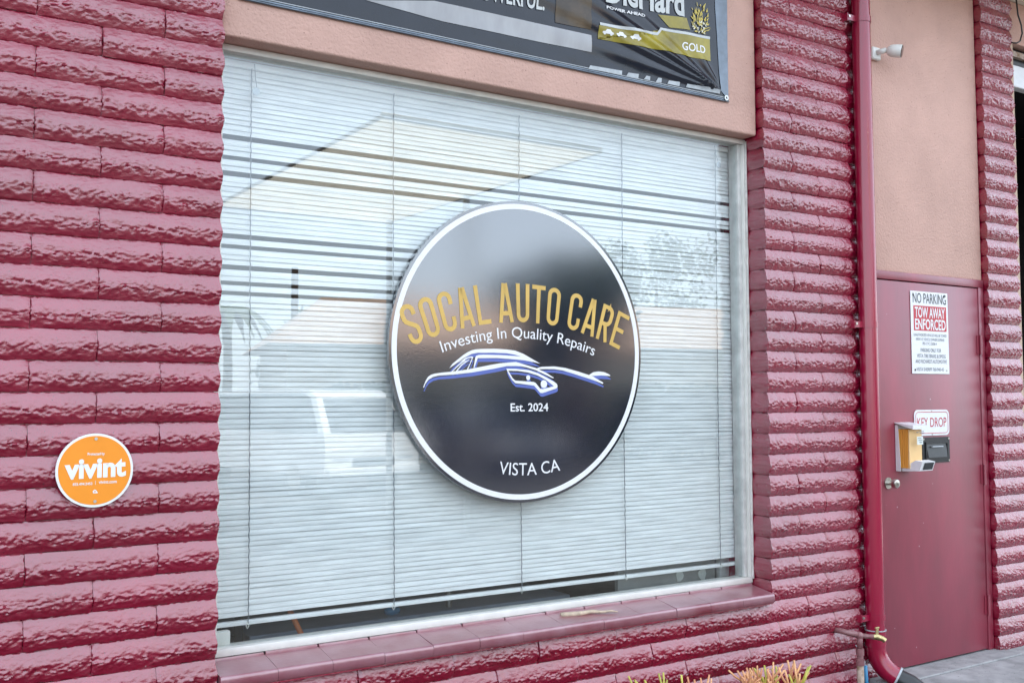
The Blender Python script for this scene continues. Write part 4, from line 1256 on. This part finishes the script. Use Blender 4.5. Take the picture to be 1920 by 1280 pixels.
# ------------------------------------------------------------------ security camera
sc_ = thing('security_camera', (3.66, 0.0, 3.44), 'small white bullet security camera on the stucco above the door', 'camera')
MB().bevel_box(3.592, 3.664, 0.014, 0.0385, 3.410, 3.482, 0.010, 3).build('mount_base', 'cam_white', sc_, 0.6)
MB().tube([(3.628, 0.015, 3.448), (3.634, -0.010, 3.450), (3.650, -0.028, 3.455)], 0.015, 16).build('ball_arm', 'cam_white', sc_, 3.2)
c0 = Vector((3.650, -0.028, 3.452)); cd = Vector((0.50, -0.84, -0.20)).normalized()
MB().tube([c0 + cd * d for d in (0.0, 0.006, 0.018, 0.034, 0.078, 0.081)], [0.010, 0.020, 0.030, 0.0345, 0.036, 0.0345], 28).build('body', 'cam_white', sc_, 0.7)
MB().tube([c0 + cd * 0.0805, c0 + cd * 0.0845], [0.0335, 0.031], 28).build('lens_face', 'lens', sc_, 0.7)

# ------------------------------------------------------------------ service bay at the right edge
bay = thing('service_bay', (6.5, 0.2, 0.08), 'dark open service bay doorway at the right edge', 'doorway')
MB().box(4.986, 8.19, 0.10, 0.16, 3.66, 3.765).build('roller_housing', 'black_metal', bay)
MB().box(4.986, 8.19, 0.07, 0.098, 3.70, 3.735).build('guide_rail', 'rust', bay)
MB().bevel_box(4.986, 8.19, 0.06, 0.12, 3.50, 3.640, 0.006).build('door_header', 'white_metal', bay)
MB().box(4.986, 5.03, 0.16, 0.22, 0.08, 3.50).build('guide_rail', 'black_metal', bay)
MB().box(4.81, 8.18, 0.32, 4.58, 0.065, 0.075).build('floor', 'dark_gap', bay)  # near-black floor and linings put the bay's shade into their colour
MB().box(4.805, 4.83, 0.32, 4.58, 0.08, 3.98).build('bay_shade_lining', 'dark_gap', bay)
MB().box(4.84, 8.15, 4.55, 4.58, 0.08, 3.98).build('bay_shade_lining', 'dark_gap', bay)
MB().box(8.16, 8.185, 0.32, 4.58, 0.08, 3.98).build('bay_shade_lining', 'dark_gap', bay)
MB().box(4.84, 8.15, 0.32, 4.54, 3.985, 4.02).build('bay_shade_ceiling', 'dark_gap', bay)
for (x, y, z) in ((6.3, 1.4, 2.86), (6.3, 2.4, 2.86), (6.3, 3.4, 2.86)):
    t = thing('tube_light', (x, y, z), {1.4: 'nearest lit fluorescent tube inside the dark service bay', 2.4: 'middle lit fluorescent tube inside the dark service bay', 3.4: 'deepest lit fluorescent tube inside the dark service bay'}[y], 'light', 'tube lights in the bay')
    MB().box(x - 0.65, x + 0.65, y - 0.05, y + 0.05, z + 0.03, z + 0.07).build('housing', 'white_metal', t)
    MB().tube([(x - 0.6, y, z), (x + 0.6, y, z)], 0.018, 10).build('tube', 'tube_light', t)
wv = tag(MB().tube([(4.94, -0.018, 4.03), (4.952, -0.02, 3.92), (4.985, -0.02, 3.86), (4.992, -0.02, 3.81), (4.965, -0.02, 3.755), (4.925, -0.02, 3.735), (4.90, 0.0, 3.74)], 0.005, 7).build('loose_cable', 'black_metal', None, 3.2),
         'loose black cable hanging by the far right pier', 'cable')

# ------------------------------------------------------------------ pencil plants in the bed
def pencil_plant(base, spread, h, n, seed, label, lean):
    rg = random.Random(seed)
    t = thing('pencil_plant', base, label, 'plant', 'fire stick plants in the bed')
    for i in range(n):
        mb = MB()
        a = rg.uniform(0, 2 * pi)
        r = spread * math.sqrt(rg.random())
        top = Vector((base[0] + r * cos(a) + lean[0], base[1] + r * 0.55 * sin(a) + lean[1], base[2] + h * rg.uniform(0.62, 0.88)))
        b0 = Vector((base[0] + 0.25 * r * cos(a), base[1] + 0.2 * r * sin(a), base[2]))
        mid = (b0 + top) / 2 + Vector((rg.uniform(-.04, .04), rg.uniform(-.02, .02), 0.03))
        mb.tube([b0, mid, top], [0.008, 0.007, 0.0062], 6)
        stack = [(top, (top - mid).normalized(), 0.0060, 0)]
        while stack:
            p, d, rr, lv = stack.pop()
            for q in range(rg.choice((2, 3, 3)) if lv == 0 else rg.choice((1, 2, 2))):
                nd = (d + Vector((rg.uniform(-.75, .75), rg.uniform(-.6, .6), rg.uniform(-.15, .55)))).normalized()
                ln = rg.uniform(0.05, 0.11) * (1 - 0.15 * lv)
                e = p + nd * ln
                mdl = p + nd * ln * .5 + Vector((rg.uniform(-.006, .006), rg.uniform(-.006, .006), -0.003))
                mb.tube([p, mdl, e], [rr, rr * .92, rr * .75], 6)
                if lv < 2 and e.z < base[2] + h - 0.02:
                    stack.append((e, nd, rr * .88, lv + 1))
        mb.build('branch', 'stick_red' if rg.random() < 0.80 else 'stick_yellow', t, 3.2)
    return t


pencil_plant((1.86, -0.33, 0.024), 0.18, 0.345, 8, 31, 'sparse coral and yellow fire stick plant left of the bushier one', (0.0, 0))
pencil_plant((2.36, -0.33, 0.024), 0.16, 0.318, 18, 47, 'dense coral and yellow fire stick plant beside the downspout', (0, 0))

# ------------------------------------------------------------------ across the lot (mirrored in the glass and the sign)
def tree(name, x, y, h, w, label, mat, seed, trunk=0.2):
    rg = random.Random(seed)
    t = thing(name, (x, y, 0), label, 'tree', 'trees across the lot')
    ch = h * 0.38
    tr_ = MB()
    tr_.tube([(x, y, 0), (x + .1, y, ch * .6), (x + .05, y + .1, h * .75)], [trunk, trunk * .75, trunk * .25], 8)
    for i in range(5):
        a = i * 1.3 + rg.random()
        tr_.tube([(x, y, ch * rg.uniform(.7, 1.2)), (x + w * .3 * cos(a), y + w * .3 * sin(a), h * rg.uniform(.55, .75))], [trunk * .4, trunk * .12], 6)
    tr_.build('trunk', 'bark', t, 3.2)
    cr = MB()
    clumps = []
    for i in range(26):
        a = rg.uniform(0, 2 * pi); rr = w * .5 * math.sqrt(rg.random()) * .85
        clumps.append((Vector((x + rr * cos(a), y + rr * sin(a), ch + (h - ch) * rg.uniform(0.08, 0.95) * (1 - .35 * (rr / w)))), w * rg.uniform(.10, .2)))
    for c, r in clumps:
        for j in range(110):
            d = Vector((rg.gauss(0, 1), rg.gauss(0, 1), rg.gauss(0, 1))).normalized() * r * rg.uniform(.5, 1)
            p = c + d
            u = Vector((rg.gauss(0, 1), rg.gauss(0, 1), rg.gauss(0, 1))).normalized(); v = u.orthogonal().normalized()
            s = rg.uniform(.06, .14)
            cr.add([p - u * s, p + v * s * .6, p + u * s, p - v * s * .6], [(0, 1, 2, 3)])
    cr.build('crown', mat, t)


tree('shade_tree', 12.9, -15.4, 5.0, 3.4, 'broad dark green tree mirrored in the upper right of the sign', 'leaf_dark', 1)
tree('shade_tree', 23.4, -29, 7.6, 5.6, 'tall tree behind the far end of the low house', 'leaf_dark', 2)
tree('shade_tree', 29.0, -31, 9.0, 6.0, 'rounded tree beside the tallest one across the lot', 'leaf', 3)
tree('shade_tree', 6.5, -31, 4.5, 5.0, 'pale green tree left of the utility pole', 'leaf', 4)
tree('shade_tree', 14.6, -34, 4.9, 5.4, 'bushy tree right of the utility pole', 'leaf', 5)
tree('shade_tree', 2.0, -29, 4.3, 5.5, 'low wide tree at the left end of the tree row', 'leaf_dark', 6)
tree('shade_tree', 17.6, -37, 5.2, 5.0, 'tree in the back row above the house roof', 'leaf', 8)
tree('shade_tree', 33.0, -26, 6.6, 5.4, 'tree at the far right end of the row', 'leaf', 9)

pl = thing('palm_tree', (9.4, -30, 0), 'slim palm with drooping fronds across the lot', 'tree')
MB().tube([(9.4, -30, 0), (9.5, -30, 2.5), (9.45, -30, 4.6)], [0.2, 0.15, 0.13], 10).build('trunk', 'bark', pl, 3.2)
for i in range(14):
    a = i * 2 * pi / 14
    mb = MB()
    pts = []
    for j in range(7):
        s = j / 6
        c = Vector((9.45 + 1.7 * s * cos(a), -30 + 1.7 * s * sin(a), 4.6 + 0.9 * s - 1.9 * s * s))
        wv_ = 0.18 * sin(pi * min(1, s + .08)) + 0.01
        sd = Vector((-sin(a), cos(a), 0)) * wv_
        pts += [c - sd + Vector((0, 0, -.08)), c, c + sd + Vector((0, 0, -.08))]
    mb.add(pts, [(3 * j + k, 3 * j + 3 + k, 3 * j + 4 + k, 3 * j + 1 + k) for j in range(6) for k in range(2)])
    mb.build('frond', 'leaf', pl)

up = thing('utility_pole', (12.0, -30.5, 0), 'slim wooden utility pole across the lot', 'pole')
MB().tube([(12.0, -30.5, 0), (12.0, -30.5, 6.2)], [0.15, 0.12], 12).build('pole', 'bark', up, 0.7)
MB().tube([(12.0, -30.5, 6.2), (12.0, -30.5, 6.26)], [0.13, 0.05], 12).build('pole_cap', 'grommet', up, 0.7)

hs = thing('low_house', (15.5, -21.0, 0), 'long cream single storey house with terracotta roof across the lot', 'house')
MB().box(8.2, 24.0, -24.0, -18.0, 0, 2.95).build('wall', 'house_wall', hs)
MB().add([(7.7, -17.5, 2.9), (24.5, -17.5, 2.9), (24.5, -24.5, 2.9), (7.7, -24.5, 2.9), (9.5, -21, 4.35), (22.7, -21, 4.35)],
         [(0, 1, 5, 4), (2, 3, 4, 5), (0, 4, 3), (1, 2, 5), (0, 3, 2, 1)]).build('roof', 'roof_tile', hs)
for x in (10.0, 13.2, 17.0, 20.5):
    wo = MB().box(x, x + 1.4, -18.02, -17.95, 0.95, 2.0).build('window', 'white_metal', hs)
    MB().box(x + .08, x + 1.32, -17.945, -17.93, 1.03, 1.92).build('pane', 'car_glass', wo)
MB().box(15.2, 16.15, -18.02, -17.95, 0.02, 2.1).build('door', 'door', hs)
hs.rotation_euler = (0, 0, radians(13))
lowall = tag(MB().bevel_box(-12, 7.4, -20.3, -20.0, 0, 1.5, 0.03).build('boundary_wall', 'stucco_tan'), 'low tan boundary wall left of the house across the lot', 'wall')


added_hedge = thing('added_hedge', (14.0, -16.9, 0), 'long dark leafy row added in front of the low house to darken reflections', 'added_hedge')  # added foliage, only mirrored, darkens the reflections in sign and blind
rh = random.Random(77)
hb = MB()
for i in range(9000):
    p = Vector((rh.uniform(7.6, 21.5), -16.9 + rh.uniform(-0.45, 0.45), rh.uniform(0.05, 1.85) + 0.12 * rh.random()))
    u = Vector((rh.gauss(0, 1), rh.gauss(0, 1), rh.gauss(0, 1))).normalized(); v = u.orthogonal().normalized()
    q = rh.uniform(.05, .11)
    hb.add([p - u * q, p + v * q * .6, p + u * q, p - v * q * .6], [(0, 1, 2, 3)])
hb.build('foliage', 'leaf_dark', added_hedge)
for i in range(14):
    MB().tube([(8.1 + i, -16.9, 0), (8.15 + i, -16.88, 1.2)], [0.04, 0.02], 6).build('stem', 'bark', added_hedge)


def car(name, x, y, rot, mat, label, van=False):
    t = thing(name, (x, y, 0), label, 'car', 'cars parked in the lot')
    t.rotation_euler = (0, 0, rot)
    L_, W_ = (4.6, 0.92)
    if van:
        low = [(-2.3, .38), (-2.32, .75), (-2.25, 1.02), (2.28, 1.05), (2.32, .7), (2.28, .38)]
        top = [(-2.22, 1.03), (-1.75, 1.62), (-1.5, 1.72), (1.9, 1.72), (2.12, 1.6), (2.26, 1.06)]
    else:
        low = [(-2.3, .34), (-2.32, .62), (-2.2, .82), (-1.1, .93), (1.5, .95), (2.25, .90), (2.3, .6), (2.26, .34)]
        top = [(-1.25, .92), (-.55, 1.36), (-.2, 1.43), (.9, 1.42), (1.3, 1.3), (1.85, .95)]

    def part(nm, mb, mt, par, sm=None):
        # local coordinates: keep the thing's own frame so that the rotation carries the part
        me = mb.mesh(nm, mt, sm)
        o = bpy.data.objects.new(nm, me); COL.objects.link(o); o.parent = par
        WL[o.name] = Vector((0, 0, 0))
        return o

    def ex(poly, w0, w1):
        mb = MB(); n = len(poly)
        vv = []
        for (s, w) in ((-1, 0), (1, 0)):
            for (a, z) in poly:
                zz = (z - min(p[1] for p in poly)) / (max(p[1] for p in poly) - min(p[1] for p in poly))
                vv.append((a, s * (w0 + (w1 - w0) * zz), z))
        tri = geometry.tessellate_polygon([[Vector((p[0], p[1], 0)) for p in poly]])
        mb.add(vv, [tuple(q) for q in tri] + [tuple(i + n for i in q) for q in tri] + [(i, (i + 1) % n, (i + 1) % n + n, i + n) for i in range(n)])
        return mb
    part('body', ex(low, W_, W_ - .03), mat, t, 0.6)
    part('cabin', ex(top, W_ - .05, W_ - .22), mat, t, 0.6)
    gl = [(p[0] * .93 + .02, p[1] - (.05 if i in (2, 3) else -.02 if i in (0, 5) else .03)) for i, p in enumerate(top)]
    part('side_glass', ex(gl, W_ - .035, W_ - .195), 'car_glass', t, 0.6)
    a, b = top[0], top[1]
    wsv = MB().add([(a[0] - .01, -.74, a[1] + .03), (a[0] - .01, .74, a[1] + .03), (b[0] - .015, .62, b[1] - .02), (b[0] - .015, -.62, b[1] - .02)], [(0, 1, 2, 3)])
    part('windscreen', wsv, 'car_glass', t)
    for sx in (-1.42, 1.42):
        for sy in (-1, 1):
            wh = MB().tube([(sx, sy * .70, .33), (sx, sy * .90, .33)], .33, 24)
            wo = part('wheel', wh, 'tyre', t, 0.6)
            part('rim', MB().tube([(sx, sy * .89, .33), (sx, sy * .925, .33)], .20, 20), 'nickel', wo, 0.6)
    for sy in (-1, 1):
        part('headlight', MB().box(-2.335, -2.25, sy * .62 - .16, sy * .62 + .16, .64, .78), 'sign_white', t)
        part('tail_light', MB().box(2.24, 2.33, sy * .66 - .14, sy * .66 + .14, .70, .88), 'red_print', t)
    part('grille', MB().box(-2.335, -2.28, -.4, .4, .50, .64), 'black_metal', t)
    part('bumper', MB().bevel_box(-2.40, -2.24, -.88, .88, .36, .50, .03), mat, t)
    return t


car('parked_car', 5.6, -13.5, radians(-100), 'car_white', 'white van parked nose out across the lot', True)
car('parked_car', 10.2, -15.4, radians(-92), 'car_dark', 'charcoal sedan parked nose out beside the white van')
car('parked_car', 16.6, -15.3, radians(85), 'car_dark', 'charcoal van parked farther along the lot', True)
